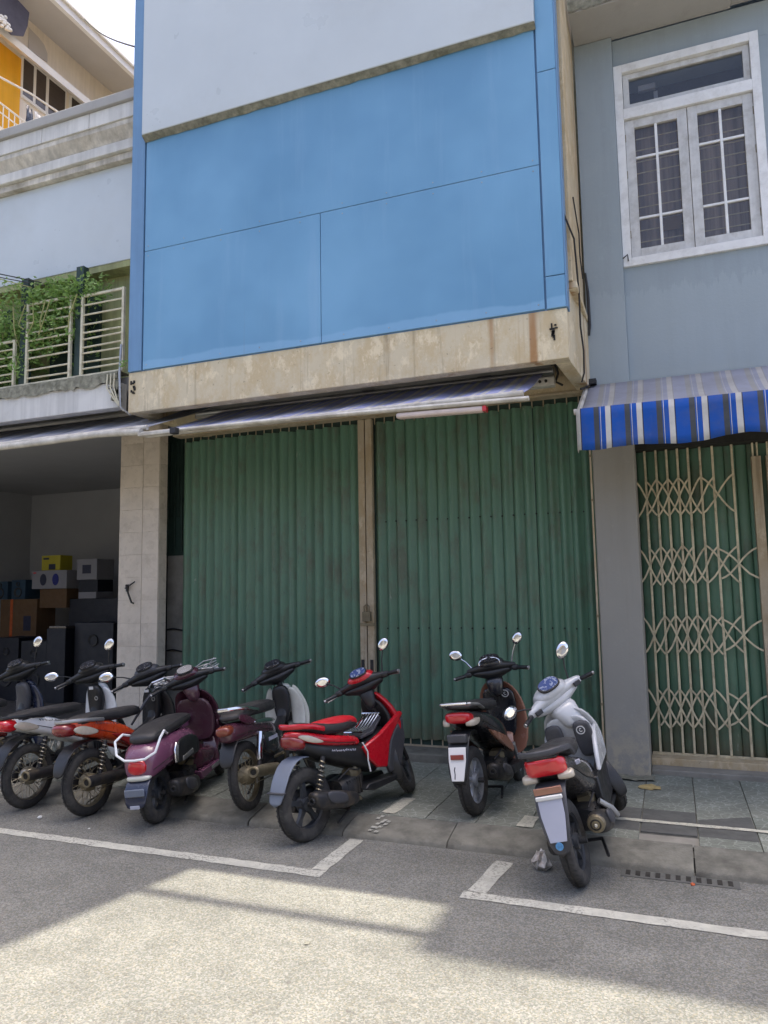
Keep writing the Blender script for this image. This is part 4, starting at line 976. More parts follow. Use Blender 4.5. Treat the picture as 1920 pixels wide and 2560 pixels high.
# ------------------------------------------------------------------ motorbikes
def wingrings(st, hx, hz, k, tilt, n=14):
    rs = []
    for y, dx, dz, a, b in st:
        rs.append([(hx+dx+a*k*math.cos(t)-.3*b*math.sin(t), y*k, hz+dz+b*k*math.sin(t)) for t in [2*math.pi*j/n for j in range(n)]])
    return rs
TAIL = {'tail_cowl', 'tail_body', 'tail_light', 'indicator', 'grab_rail', 'rear_rack', 'seat', 'seat_piping', 'seat_seam', 'panel_gap', 'lower_body', 'undertray', 'bumper_strip', 'side_decal', 'side_trim', 'lettering'}
class Bike:
    """local axes: x forward, y to the bike's left, z up; origin where the rear tyre stands"""
    def __init__(s, name, label, loc, head, lean, pitch, steer, wb=1.15, R=.27, s_=1.0):
        s.r = empty(name, loc); tag(s.r, label, 'motorbike', 'motorbikes parked along the kerb')
        h, l, p = math.radians(head), math.radians(-lean), math.radians(-pitch)
        s.r.rotation_mode = 'QUATERNION'
        s.r.rotation_quaternion = (Matrix.Rotation(h, 3, 'Z') @ Matrix.Rotation(p, 3, 'Y') @ Matrix.Rotation(l, 3, 'X')).to_quaternion()
        s.r.scale = (s_, s_, s_)
        s.wb, s.R = wb, R
        hp = Vector((wb-.22, 0, .9)); ax = Vector((-math.sin(math.radians(26)), 0, math.cos(math.radians(26))))
        s.S = Matrix.Translation(hp) @ Matrix.Rotation(math.radians(steer), 4, ax) @ Matrix.Translation(-hp)
        s.tk = None
    def p(s, name, mb, mat, par=None, st=False, sub=0, bevel=0, ang=38, smooth=True):
        if st: mb.xf(s.S)
        if s.tk and name in TAIL:                      # draw the tail in towards the rear axle
            x0, k, dz = s.tk
            for v in mb.v:
                if v.x < x0: v.z += dz*min(1, (x0-v.x)/.3); v.x = x0+(v.x-x0)*k
        return mb.build(name, mat, par or s.r, smooth, bevel, sub, ang)
    def L(s, name, stn, mat, par=None, e=2.6, n=18, bow=0, st=False, sub=1):
        o = s.p(name, MB().loft(stn, e, n, bow), mat, par, st, sub)
        def line(f, r, nm, mt, k=.985):
            u = (1-abs(f)**e)**(1/e)
            for sg in (-1, 1): s.p(nm, MB().tube([(t[0], sg*t[2]*u*k, t[1]+t[3]*f*k) for t in stn[1:-1]], r, 5), mt, o)
        if name == 'seat': line(-.55, .005, 'seat_piping', 'blackplast'); line(.55, .0022, 'seat_seam', 'greyplast')
        if name in ('tail_body', 'tail_cowl'): line(-.25, .0028, 'panel_gap', 'dark_gap')
        return o
    def wheel(s, name, x, R, tw, style, rimmat, st=False, y0=0):
        w = tw/2; rr = R-tw*.95
        m = MB(); m.lathe([(rr+.012, -w*.62), (rr+.002, -w*.7), (rr-.012, -w*.45), (rr-.014, w*.45), (rr+.002, w*.7), (rr+.012, w*.62), (rr-.002, w*.3), (rr-.002, -w*.3)], (x, y0, R), 'y', 40)
        if style == 'wire':
            m.lathe([(.012, -.07), (.05, -.066), (.07, -.05), (.078, -.02), (.078, .02), (.06, .05), (.012, .055)], (x, y0, R), 'y', 24, False)
            for k in range(32):
                a = 2*math.pi*k/32; b = a+(.5 if k % 2 else -.5)*(1 if (k//2) % 2 else 1); yy = .035 if (k//2) % 2 else -.04
                m.tube([(x+.055*math.cos(b), y0+yy, R+.055*math.sin(b)), (x+rr*math.cos(a), y0, R+rr*math.sin(a))], .0024, 4)
        else:
            nsp = 5 if style == 'cast5' else (3 if style == 'cast3' else 10)
            m.lathe([(.01, -.05), (.05, -.045), (.055, .045), (.01, .05)], (x, y0, R), 'y', 20, False)
            for k in range(nsp):
                a = 2*math.pi*k/nsp+.3
                for da in ((-.14, .14) if style == 'cast3' else (0,)):
                    c, t = math.cos(a+da), math.sin(a+da); u = Vector((c, 0, t)); v = Vector((-t, 0, c)); o = Vector((x, y0, R))
                    w0, w1 = (.026, .02) if nsp <= 5 else (.012, .01)
                    rs = []
                    for r_, ww in ((.04, w0), ((rr)*.6, w1*.8), (rr-.002, w1*1.25)):
                        rs.append([o+u*r_+v*ww+Vector((0, yy, 0)) if sg > 0 else o+u*r_-v*ww+Vector((0, yy, 0)) for sg, yy in ((1, -.016), (1, .016), (-1, .016), (-1, -.016))])
                    m.rings(rs)
        o = s.p(name, m, rimmat, None, st, ang=45)
        t = MB(); prof = [(rr, -w*.72), (rr+tw*.3, -w*.98), (R-tw*.28, -w*.96), (R-tw*.1, -w*.72), (R-tw*.02, -w*.4), (R, -w*.12), (R-.006, -w*.09), (R-.006, w*.09), (R, w*.12), (R-tw*.02, w*.4), (R-tw*.1, w*.72), (R-tw*.28, w*.96), (rr+tw*.3, w*.98), (rr, w*.72)]
        t.lathe(prof, (x, y0, R), 'y', 56)
        s.p('tyre', t, 'tyre', o, st, ang=60)
        # tread grooves as short raised bars on the shoulders
        g = MB()
        for k in range(44):
            a = 2*math.pi*k/44; u = Vector((math.cos(a), 0, math.sin(a))); v = Vector((-math.sin(a), 0, math.cos(a))); c = Vector((x, y0, R))
            for sg in (-1, 1):
                A = c+u*(R-.0005)+Vector((0, sg*w*.2, 0)); B = c+u*(R-tw*.1)+Vector((0, sg*w*.78, 0))+v*.012
                g.add([A-v*.007+u*.003, A+v*.007+u*.003, B+v*.006+u*.003, B-v*.006+u*.003], [(0, 1, 2, 3)])
        s.p('tread_blocks', g, 'tyre', o, st)['kind'] = 'stuff'
        return o
    def shock(s, x0, z0, x1, z1, y, spring='steel', body='black_metal', r=.024, cover=None):
        m = MB().tube([(x0, y, z0), (x1, y, z1)], .011, 8)
        m.tube([(x0, y, z0), (x0+(x1-x0)*.22, y, z0+(z1-z0)*.22)], .019, 10); m.tube([(x0+(x1-x0)*.8, y, z0+(z1-z0)*.8), (x1, y, z1)], .02, 10)
        o = s.p('shock_absorber', m, body)
        if cover:
            s.p('shroud', MB().tube([(x0+(x1-x0)*.25, y, z0+(z1-z0)*.25), (x0+(x1-x0)*.3, y, z0+(z1-z0)*.3), (x1, y, z1)], [.022, .027, .026], 12), cover, o); return
        pts = []; n = 7*12
        a, b = Vector((x0, y, z0)), Vector((x1, y, z1)); d = (b-a).normalized(); e1 = d.cross(Vector((0, 1, 0))).normalized(); e2 = Vector((0, 1, 0))
        for i in range(n+1):
            t = .14+.74*i/n; an = 2*math.pi*i/12; pts.append(a.lerp(b, t)+e1*r*math.cos(an)+e2*r*math.sin(an))
        s.p('spring', MB().tube(pts, .0055, 6), spring, o)
    def muffler_scooter(s, xr=-.06, zr=.33, xf=.44, zf=.23, y=-.175, r=.062, mat='muffler', cap='engine', shield='greyplast'):
        m = MB().loft([(xr, zr, r*.62, r*.7, 100, y), (xr+.015, zr-.003, r*.85, r*1.0, 100, y), (xr+.12, zr-.03, r*.95, r*1.2, 100, y), (xr+.3, zr-.08, r*.9, r*1.15, 100, y), (xf-.04, zf+.0, r*.6, r*.8, 100, y), (xf+.02, zf-.01, r*.3, r*.4, 100, y+.03)], 2.8, 16)
        o = s.p('exhaust', m, mat, sub=1)
        s.p('heat_shield', MB().loft([(xr+.1, zr+.0, .016, r*.7, 100, y-r*.93), (xr+.2, zr-.03, .018, r*.85, 100, y-r*.93), (xr+.34, zr-.07, .014, r*.6, 100, y-r*.85)], 2.6, 12), shield, o, sub=1)
        s.p('outlet', MB().lathe([(.024, .0), (.024, -.02), (.017, -.02), (.015, .01)], (xr, y-.01, zr), 'x', 14, True), cap, o)
        s.p('header_pipe', MB().tube([(xf, y+.03, zf-.01), (xf+.08, y+.06, zf-.05), (xf+.14, -.04, zf-.04), (xf+.12, 0, zf+.04)], .014, 8), 'muffler_tan', o)
    def engine_scooter(s, x=.0, low=.2):
        m = MB().loft([(-.06, s.R+.01, .05, .06, 90, .1), (.0, s.R+.01, .055, .085, 90, .1), (.25, s.R, .055, .085, 90, .11), (.45, s.R-.0, .055, .1, 90, .11), (.52, s.R, .04, .08, 90, .11)], 3, 14)
        m.loft([(.3, s.R+.02, .1, .07, 90, -.03), (.42, s.R, .12, .1, 90, -.03), (.56, s.R+.02, .1, .09, 90, -.02), (.64, s.R+.05, .06, .05, 90, 0)], 3, 14)
        m.tube([(.0, -.1, s.R), (.0, .1, s.R)], .02, 10)
        for k in range(6): m.box(.36+k*.03, .375+k*.03, -.14, -.09, s.R-.06, s.R+.07)
        s.p('engine', m, 'engine', ang=45)
        s.p('air_cleaner', MB().loft([(-.02, s.R+.16, .05, .045, 90, .1), (.1, s.R+.17, .06, .06, 90, .1), (.32, s.R+.15, .05, .05, 90, .1)], 3, 14), 'blackplast', sub=1)
        s.p('kick_starter', MB().tube([(.4, .17, s.R), (.48, .18, s.R+.04), (.56, .185, s.R+.02), (.56, .215, s.R+.02)], .008, 6), 'dusty_steel')
        s.p('fuel_hose', MB().tube([(.3, -.1, s.R+.1), (.4, -.14, s.R+.16), (.52, -.13, s.R+.12), (.6, -.09, s.R+.16)], .007, 6), 'cable'); s.p('cylinder_head', MB().loft([(.44, s.R+.1, .05, .04, 90, -.06), (.5, s.R+.11, .06, .05, 90, -.07), (.58, s.R+.1, .04, .035, 90, -.06)], 4, 10), 'dusty_steel')
        s.p('centre_stand', MB().tube([(.36, -.12, .13), (.2, -.16, .09), (.16, -.17, .09)], .011, 6).tube([(.36, .12, .13), (.2, .16, .09)], .011, 6).tube([(.36, -.12, .13), (.36, .12, .13)], .011, 6), 'black_metal')
        s.p('side_stand', MB().tube([(.5, .14, .2), (.44, .2, .1), (.40, .255, .012)], [.012, .011, .01], 6).box(.38, .43, .24, .275, .0, .012), 'black_metal')
    def hugger(s, pts, hw, mat, t=.008, name='rear_mudguard', par=None):
        # a curved plate that follows points (x, z), across the bike
        st = []
        for i, (x, z) in enumerate(pts):
            a = pts[max(i-1, 0)]; b = pts[min(i+1, len(pts)-1)]; ang = math.degrees(math.atan2(b[1]-a[1], b[0]-a[0]))+90
            w = hw[i] if hasattr(hw, '__len__') else hw
            st.append((x, z, w, t, ang))
        return s.p(name, MB().loft(st, 4, 14), mat, par, sub=1)
    def plate(s, x, z, w, h, tilt, mat, name='number_plate', y=0):
        m = MB().prism([(-w/2, h/2), (w/2, h/2), (w/2*.98, h*.1), (w/2*.68, -h/2), (-w/2*.68, -h/2), (-w/2*.98, h*.1)], 'x', -.004, .004).xf(Matrix.Translation((x, y, z)) @ Matrix.Rotation(math.radians(tilt), 4, 'Y'))
        return s.p(name, m, mat, bevel=.003, smooth=False)
    def fork(s, fender, fx=.1, mat='black_metal', fhw=.06, legs='steel'):
        wb, R = s.wb, s.R; m = MB()
        for sg in (-1, 1):
            m.tube([(wb+.0, sg*.075, R), (wb-.05, sg*.075, R+.17), (wb-.12, sg*.07, R+.32)], [.017, .02, .02], 10)
        m.tube([(wb, -.08, R), (wb, .08, R)], .012, 8); m.tube([(wb-.13, 0, R+.3), (wb-.24, 0, .95)], .025, 8); m.box(wb-.16, wb-.08, -.08, .08, R+.28, R+.33)
        s.p('front_fork', m, mat, st=True)
        pts = []; Rf = R+.028
        for a in (205, 180, 150, 120, 90, 62, 40): pts.append((wb+Rf*math.cos(math.radians(a)), R+Rf*math.sin(math.radians(a))))
        st = []
        for i, (x, z) in enumerate(pts):
            a = pts[max(i-1, 0)]; b = pts[min(i+1, 6)]; ang = math.degrees(math.atan2(b[1]-a[1], b[0]-a[0]))+90
            st.append((x, z, (.045, .055, fhw, fhw, fhw, .05, .03)[i], .012, ang))
        s.p('front_mudguard', MB().loft(st, 3, 14), fender, st=True, sub=1)
    def bars(s, hx, hz, cover, cover2, dial, grip_y=.34, rise=.0, hw=.13, back=.05, dial_mat='dial', lever='alu', headset=None, wing=None, wingmat=None, dsize=(.075, .05), drop=.02):
        """headset cover, instruments, grips and levers; all turn with the steering"""
        W = wing or 1.0; o = s.p('handlebar_cover', MB().rings(wingrings([(-.235, -.03, .0, .02, .02), (-.2, -.018, .0, .038, .032), (-.14, .0, .002, .055, .042), (-.085, .015, .01, .085, .058), (-.03, .03, .015, .105, .066), (.03, .03, .015, .105, .066), (.085, .015, .01, .085, .058), (.14, .0, .002, .055, .042), (.2, -.018, .0, .038, .032), (.235, -.03, .0, .02, .02)], hx, hz, W, 0)), wingmat or cover2 or cover, None, True, 1)
        s.p('instrument_hood', MB().rings(wingrings([(-.125, .02, .02, .05, .04), (-.115, .02, .024, .07, .052), (-.085, .024, .03, .098, .066), (-.03, .03, .036, .116, .076), (.03, .03, .036, .116, .076), (.085, .024, .03, .098, .066), (.115, .02, .024, .07, .052), (.125, .02, .02, .05, .04)], hx, hz, W, 0)), cover, o, True, 1)
        if cover2: s.p('lower_cover', MB().rings(wingrings([(-.19, -.012, -.03, .03, .02), (-.13, .0, -.035, .05, .032), (-.07, .02, -.045, .08, .05), (0, .035, -.055, .1, .06), (.07, .02, -.045, .08, .05), (.13, .0, -.035, .05, .032), (.19, -.012, -.03, .03, .02)], hx, hz, W, 0)), cover2, o, True, 1)
        s.p('headlight', MB().loft([(hx+.1, hz+.0, .07, .04, 75), (hx+.135, hz-.01, .065, .036, 75), (hx+.15, hz-.015, .04, .022, 75)], 2.4, 16), 'lens_clear', o, True, 1)
        # sloping instrument glass facing the rider
        m = MB().loft([(0, -.004, dsize[0]*.9, dsize[1]*.9, 0), (0, .0, dsize[0], dsize[1], 0), (0, .006, dsize[0]*.95, dsize[1]*.95, 0)], 2.4, 20)
        m.xf(Matrix.Translation((hx-.052*W, 0, hz+.1*W)) @ Matrix.Rotation(math.radians(-36), 4, 'Y')); s.p('instruments', m, dial_mat, o, st=True)
        m = MB().loft([(0, -.008, dsize[0]*1.12, dsize[1]*1.15, 0), (0, .002, dsize[0]*1.08, dsize[1]*1.1, 0)], 2.4, 20)
        m.xf(Matrix.Translation((hx-.050*W, 0, hz+.096*W)) @ Matrix.Rotation(math.radians(-36), 4, 'Y')); s.p('instrument_rim', m, 'blackplast', o, st=True)
        for sg in (-1, 1):
            a = Vector((hx+.0, sg*(hw-.03), hz+rise)); b = Vector((hx-.03, sg*(grip_y-.12), hz+rise-.005)); c = Vector((hx-back-.03, sg*grip_y, hz+rise-drop))
            s.p('switch_housing', MB().loft([(a.x, a.z, .02, .03, 90, a.y)]*0 or [(0, 0, .03, .03)]*0 or [(b.x-.03, b.z, .028, .02, 90, b.y), (b.x-.015, b.z, .036, .028, 90, b.y), (b.x+.02, b.z, .036, .028, 90, b.y), (b.x+.035, b.z, .028, .018, 90, b.y)], 3, 12), cover2 or 'blackplast', o, st=True, sub=1)
            s.p('handlebar', MB().tube([a, b, c], .0115, 8), 'black_metal', o, st=True)
            d = (c-b).normalized()
            s.p('grip', MB().tube([b+d*.025, b+d*.03, c-d*.008, c], [.014, .0175, .0175, .019], 10), 'blackplast', o, st=True)
            s.p('bar_end', MB().tube([c, c+d*.014], .014, 10), 'alu', o, st=True)
            s.p('brake_cable', MB().tube([b+Vector((.03, 0, -.01)), b+Vector((.09, -sg*.03, .02)), Vector((hx+.12, sg*.06, hz-.05)), Vector((hx+.09, sg*.03, hz-.2)), Vector((hx+.07, sg*.03, hz-.3))], .005, 6), 'cable', o, st=True)
            l0 = b+Vector((.035, 0, -.012)); l2 = c+Vector((.035, 0, -.02))
            s.p('brake_lever', MB().tube([l0, l0.lerp(l2, .35)+Vector((.018, 0, 0)), l2], [.007, .006, .0075], 6), lever, o, st=True)
        return o
    def mirror(s, side, x, z, y, dx, dy, dz, tilt=0, turn=0, shell='blackplast', size=(.062, .042), stem='blackplast', rot=0):
        """stem from (x, side*y, z) to an offset; round glass facing back"""
        p0 = Vector((x, side*y, z)); p2 = p0+Vector((dx, side*dy, dz)); p1 = p0+Vector((dx*.1, side*dy*.35, dz*.45))
        m = MB().tube([p0, p1, p2], [.0075, .006, .006], 8); 
        B = Matrix.Translation(p2) @ Matrix.Rotation(math.radians(turn), 4, 'Z') @ Matrix.Rotation(math.radians(tilt), 4, 'Y') @ Matrix.Rotation(math.radians(rot), 4, 'X')
        o = s.p('mirror', m, stem, st=True)
        h = MB()
        for_r = [(.4, .032), (.8, .022), (1.0, .004), (1.0, -.006), (.94, -.008)]
        rs = []
        for k, xx in for_r: rs.append([B @ Vector((xx, size[0]*k*math.cos(2*math.pi*j/20), size[1]*k*math.sin(2*math.pi*j/20)+.0)) for j in range(20)])
        h.rings(rs); s.p('mirror_shell', h, shell, o, st=True)
        g = MB(); g.rings([[B @ Vector((xx, size[0]*k*math.cos(2*math.pi*j/24), size[1]*k*math.sin(2*math.pi*j/24))) for j in range(24)] for k, xx in ((.93, -.0085), (.92, -.0105), (.5, -.0112), (.05, -.0116))])
        s.p('mirror_glass', g, 'mirror', o, st=True, ang=80)
    def sticker(s, x, y, z, r, tilt=0, st=False):
        m = MB(); M_ = Matrix.Translation((x, y, z)) @ Matrix.Rotation(math.radians(tilt), 4, 'Y')
        m.lathe([(r, 0), (r*.78, 0), (r*.78, -.003), (r, -.003)], (0, 0, 0), 'x', 20); m.tube([(-.002, -.2*r, .3*r), (-.002, .15*r, .35*r), (-.002, .3*r, 0), (-.002, .05*r, -.35*r), (-.002, -.3*r, -.25*r)], r*.09, 6)
        s.p('sticker', m.xf(M_), 'sticker', st=st)
    def panel(s, name, poly, y0, y1, mat, par=None, both=True, bev=.012):
        for sg in ((-1, 1) if both else (-1,)):
            s.p(name, MB().prism(poly, 'y', sg*y0, sg*y1), mat, par, bevel=bev)

def red_scooter():
    b = Bike('motor_scooter', 'glossy red and black scooter with red tail, in front of the shutter posts', (-2.70, 5.285, 0), 72.5, 6.5, 4.8, 34)
    b.tk = (.2, .62, .03)
    b.wheel('rear_wheel', 0, .27, .1, 'cast5', 'castwheel'); b.wheel('front_wheel', b.wb, .27, .085, 'cast5', 'castwheel', True)
    b.engine_scooter(); b.muffler_scooter(-.09, .33, .42, .215, -.185, .068)
    b.shock(.02, .30, .14, .60, -.13); b.shock(.02, .30, .14, .60, .15)
    b.L('lower_body', [(-.16, .69, .06, .035), (-.05, .665, .11, .055), (.12, .62, .14, .075), (.35, .57, .165, .1), (.55, .5, .175, .12), (.7, .43, .165, .12), (.8, .38, .13, .1)], 'blackplast', e=3)
    b.L('tail_cowl', [(-.27, .775, .045, .022), (-.2, .765, .085, .04), (-.08, .745, .12, .052), (.1, .715, .148, .056), (.3, .675, .168, .055), (.48, .635, .178, .05), (.6, .6, .17, .04)], 'p_red', e=3)
    b.L('undertray', [(-.2, .685, .06, .02), (-.1, .67, .09, .03), (.05, .64, .1, .05), (.25, .6, .1, .05)], 'greyplast', e=3)
    st = b.L('seat', [(-.2, .815, .06, .02), (-.14, .825, .1, .035), (.0, .815, .125, .042), (.18, .785, .14, .05), (.38, .755, .14, .055), (.54, .755, .115, .055), (.64, .745, .08, .04), (.67, .73, .05, .02)], 'seat', e=2.6)
    b.L('seat_insert', [(.2, .81, .085, .035), (.35, .79, .118, .045), (.52, .782, .112, .052), (.64, .765, .086, .045), (.675, .745, .055, .03)], 'red_vinyl', st)
    b.p('grab_rail', MB().tube([(.15, -.155, .80), (-.05, -.15, .825), (-.2, -.11, .84), (-.27, -.05, .845), (-.28, .0, .845), (-.27, .05, .845), (-.2, .11, .84), (-.05, .15, .825), (.15, .155, .80)], .0145, 8, flat=1.4), 'p_red')
    t = b.L('tail_light', [(-.3, .735, .05, .035), (-.275, .73, .085, .05), (-.2, .71, .118, .058), (-.1, .70, .135, .045)], 'lens_dkred', e=3)
    for sg in (-1, 1): b.L('indicator', [(-.22, .765, .005, .01, 90, sg*.09), (-.1, .735, .008, .03, 90, sg*.128), (.0, .715, .006, .022, 90, sg*.148), (.12, .70, .004, .006, 90, sg*.158)], 'lens_clear', e=2.5)
    b.hugger([(.1, .6), (-.04, .645), (-.15, .6), (-.24, .48), (-.305, .33)], [.06, .085, .09, .085, .075], 'mudflap')
    b.p('flap_joint', MB().box(-.285, -.25, -.088, .088, .425, .437), 'greyplast', bevel=.004)
    # front: leg shield, inner panel, side fairings
    b.L('leg_shield', [(1.04, .44, .11, .03, 0), (1.09, .48, .16, .04, 0), (1.13, .56, .19, .05, 0), (1.12, .72, .19, .05, 0), (1.03, .87, .135, .045, 0), (.97, .95, .08, .035, 0)], 'p_red', e=3.2, bow=.05)
    b.L('inner_panel', [(.95, .35, .12, .03, 0), (1.02, .5, .155, .04, 0), (1.04, .66, .165, .04, 0), (1.0, .8, .135, .035, 0), (.93, .9, .085, .03, 0)], 'blackplast', e=3.2, bow=.03)
    b.L('centre_tunnel', [(.55, .45, .12, .14), (.7, .46, .105, .13), (.85, .5, .1, .12), (1.0, .56, .11, .12)], 'blackplast', e=3)
    b.panel('side_fairing', [(.56, .56), (.8, .62), (1.1, .74), (1.13, .71), (.97, .59), (.9, .52), (.82, .33), (.7, .36), (.6, .46)], .15, .192, 'p_red')
    b.panel('front_side_panel', [(.92, .52), (.98, .585), (1.13, .69), (1.12, .5), (1.02, .3), (.86, .27), (.84, .34)], .14, .183, 'greyplast')
    b.panel('footboard', [(.55, .27), (1.03, .24), (1.05, .2), (.6, .2), (.5, .24)], .06, .2, 'blackplast', bev=.01)
    rk = MB()
    for k in range(6): rk.tube([(.66, -.085+k*.034, .66), (.78, -.085+k*.034, .67), (.92, -.085+k*.034, .755)], .006, 6)
    rk.tube([(.66, -.1, .655), (.66, .1, .655)], .008, 6); rk.tube([(.92, -.1, .76), (.92, .1, .76)], .008, 6)
    b.p('luggage_rack', rk, 'chrome'); b.p('rack_mat', MB().prism([(.64, .63), (.8, .64), (.93, .73), (.93, .71), (.8, .615), (.64, .605)], 'y', -.1, .1), 'greyplast', bevel=.004)
    b.fork('blackplast'); 
    b.bars(.9, 1.03, 'p_red', 'blackplast', True, .345, .0, .14, .06, 'dial')
    b.L('steering_neck', [(.9, .78, .05, .05, 0), (.91, .9, .06, .06, 0), (.93, .98, .09, .07, 0)], 'blackplast', st=True)
    b.mirror(-1, .9, 1.06, .2, -.01, .1, .21, 0, -8, rot=-35); b.mirror(1, .9, 1.05, .2, -.03, .13, .12, -14, 22, rot=8, size=(.072, .046))
    b.sticker(.945, -.04, .73, .028, -18); b.p('sticker', MB().box(.985, .99, -.04, .05, .6, .63), 'mudflap', smooth=False)
    script(b, .2, .48, .62, .555, -.178, 'plate_lav', 3)
    b.p('loose_strap', MB().tube([(.55, -.19, .6), (.58, -.205, .52), (.575, -.2, .45), (.58, -.205, .36)], .006, 6), 'sticker')

def silver_scooter():
    b = Bike('motor_scooter', 'silver grey scooter with red tail light and pale plate, standing on the road edge', (-.63, 5.10, 0), 89, 14, 4.5, 42, R=.265)
    b.tk = (.15, .68, .07)
    b.wheel('rear_wheel', 0, .265, .095, 'cast5', 'castwheel'); b.wheel('front_wheel', b.wb, .265, .085, 'cast5', 'castwheel', True)
    b.engine_scooter(); b.muffler_scooter(-.02, .36, .46, .23, -.19, .07, cap='muffler_tan')
    b.p('muffler_cap', MB().lathe([(.001, -.012), (.02, -.012), (.052, -.004), (.058, .01), (.058, .03), (.001, .03)], (-.03, -.19, .36), 'x', 20, False), 'muffler_tan'); b.p('muffler_ring', MB().lathe([(.036, 0), (.03, -.004), (.026, 0)], (-.0405, -.19, .36), 'x', 20), 'dark_gap'); b.p('muffler_nut', MB().lathe([(.001, -.012), (.011, -.01), (.013, 0), (.001, 0)], (-.042, -.192, .36), 'x', 12, False), 'chrome')
    b.shock(.02, .30, .14, .60, .15)
    b.L('tail_body', [(-.3, .715, .07, .045), (-.22, .71, .12, .065), (-.05, .69, .155, .085), (.2, .63, .175, .12), (.42, .55, .18, .15), (.58, .46, .16, .14), (.66, .42, .12, .11)], 'p_grey', e=3)
    t = b.L('tail_light', [(-.335, .725, .075, .04), (-.31, .725, .105, .056), (-.24, .715, .14, .062), (-.18, .71, .148, .05)], 'lens_red', e=6)
    for sg in (-1, 1): b.L('indicator', [(-.3, .65, .03, .01, 90, sg*.1), (-.28, .65, .055, .026, 90, sg*.12), (-.2, .655, .05, .03, 90, sg*.125), (-.14, .655, .02, .02, 90, sg*.12)], 'lens_clear', e=4)
    b.L('seat', [(-.22, .79, .09, .02), (-.15, .80, .125, .035), (.05, .8, .15, .045), (.25, .775, .155, .05), (.45, .765, .135, .055), (.56, .755, .1, .045), (.6, .74, .06, .02)], 'seat')
    b.p('grab_rail', MB().tube([(.05, -.16, .775), (-.12, -.165, .805), (-.26, -.14, .815), (-.33, -.06, .815), (-.34, 0, .815), (-.33, .06, .815), (-.26, .14, .815), (-.12, .165, .805), (.05, .16, .775)], .016, 8, flat=1.3), 'greyplast')
    b.p('rear_rack', MB().box(-.31, -.1, -.1, .1, .775, .787), 'blackplast', bevel=.004)
    b.hugger([(.12, .6), (-.02, .68), (-.15, .685), (-.235, .6), (-.29, .44), (-.31, .29)], [.08, .1, .105, .105, .09, .045], 'greyplast')
    b.plate(-.279, .505, .155, .25, 17, 'plate_lav'); b.p('plate_bracket', MB().box(-.256, -.236, -.085, .085, .622, .645), 'sticker', bevel=.004)
    b.p('plate_top', MB().box(-.235, -.218, -.09, .09, .65, .692), 'p_brown', bevel=.004)
    b.p('flap_badge', MB().lathe([(.001, 0), (.024, 0), (.024, -.005), (.001, -.005)], (-.325, 0, .365), 'x', 16, False), 'sky_sticker')
    # leg shield with two inner pockets
    b.L('leg_shield', [(1.04, .5, .16, .03, 0), (1.08, .54, .2, .04, 0), (1.08, .62, .22, .05, 0), (1.05, .74, .215, .05, 0), (.98, .86, .18, .045, 0), (.94, .93, .12, .035, 0)], 'p_silver', e=3.4, bow=.07)
    b.L('inner_panel', [(.93, .42, .16, .03, 0), (.97, .56, .19, .045, 0), (.94, .7, .195, .05, 0), (.89, .82, .17, .045, 0), (.87, .88, .12, .03, 0)], 'p_silver', e=3.4, bow=.03)
    for sg in (-1, 1):
        b.p('storage_pocket', MB().loft([(.862, .55, .04, .012, 0, sg*.105), (.862, .6, .068, .022, 0, sg*.11), (.845, .76, .074, .028, 0, sg*.112), (.83, .835, .058, .02, 0, sg*.108)], 4, 14), 'greyplast', sub=1)
    b.sticker(.803, -.105, .765, .034, -12)
    b.panel('side_wing', [(.62, .5), (.72, .62), (.86, .74), (1.0, .78), (1.07, .7), (1.09, .58), (1.05, .5), (.9, .5)], .165, .2, 'p_silver', bev=.014)
    b.panel('lower_side', [(.5, .5), (.7, .5), (1.02, .58), (1.04, .4), (.95, .26), (.55, .24), (.48, .35)], .13, .186, 'blackplast')
    b.L('centre_tunnel', [(.5, .42, .14, .14), (.7, .4, .12, .13), (.9, .45, .13, .13)], 'greyplast', e=3)
    b.panel('footboard', [(.5, .26), (1.0, .23), (1.02, .2), (.5, .2)], .05, .19, 'blackplast', bev=.008)
    b.p('pillion_peg', MB().tube([(.42, -.16, .36), (.5, -.22, .27), (.55, -.235, .2)], .014, 8, flat=1.5), 'alu')
    b.fork('blackplast')
    b.bars(.95, 1.03, 'p_silver', 'p_silver', True, .35, 0, .15, .06, 'dial', dsize=(.085, .06), wing=1.16)
    b.L('steering_neck', [(.88, .76, .08, .07, 0), (.91, .88, .1, .085, 0), (.95, .98, .13, .1, 0)], 'p_silver', st=True)
    for y in (-.2, .2): b.p('switch', MB().box(.865, .885, y-.03, y+.03, 1.0, 1.035), 'blackplast', st=True, bevel=.004)
    b.mirror(-1, .93, 1.06, .18, -.02, .09, .22, 0, -12, rot=-35, size=(.072, .048)); b.mirror(1, .92, 1.05, .2, -.05, .2, .1, -18, 20, rot=8, size=(.078, .05))
    cu = bpy.data.curves.new('lettering', 'FONT'); cu.body = 'VISION'; cu.size = .045; cu.extrude = .002
    to = bpy.data.objects.new('tmp', cu); COL.objects.link(to); bpy.context.view_layer.update()
    me = bpy.data.meshes.new_from_object(to.evaluated_get(bpy.context.evaluated_depsgraph_get())); bpy.data.objects.remove(to)
    me.transform(Matrix.Translation((.0, -.172, .735)) @ Matrix.Rotation(math.radians(90), 4, 'X') @ Matrix.Rotation(math.radians(-12), 4, 'Z')); me.materials.clear(); me.materials.append(K['plate_lav'])
    o = bpy.data.objects.new('lettering', me); COL.objects.link(o); o.parent = b.r

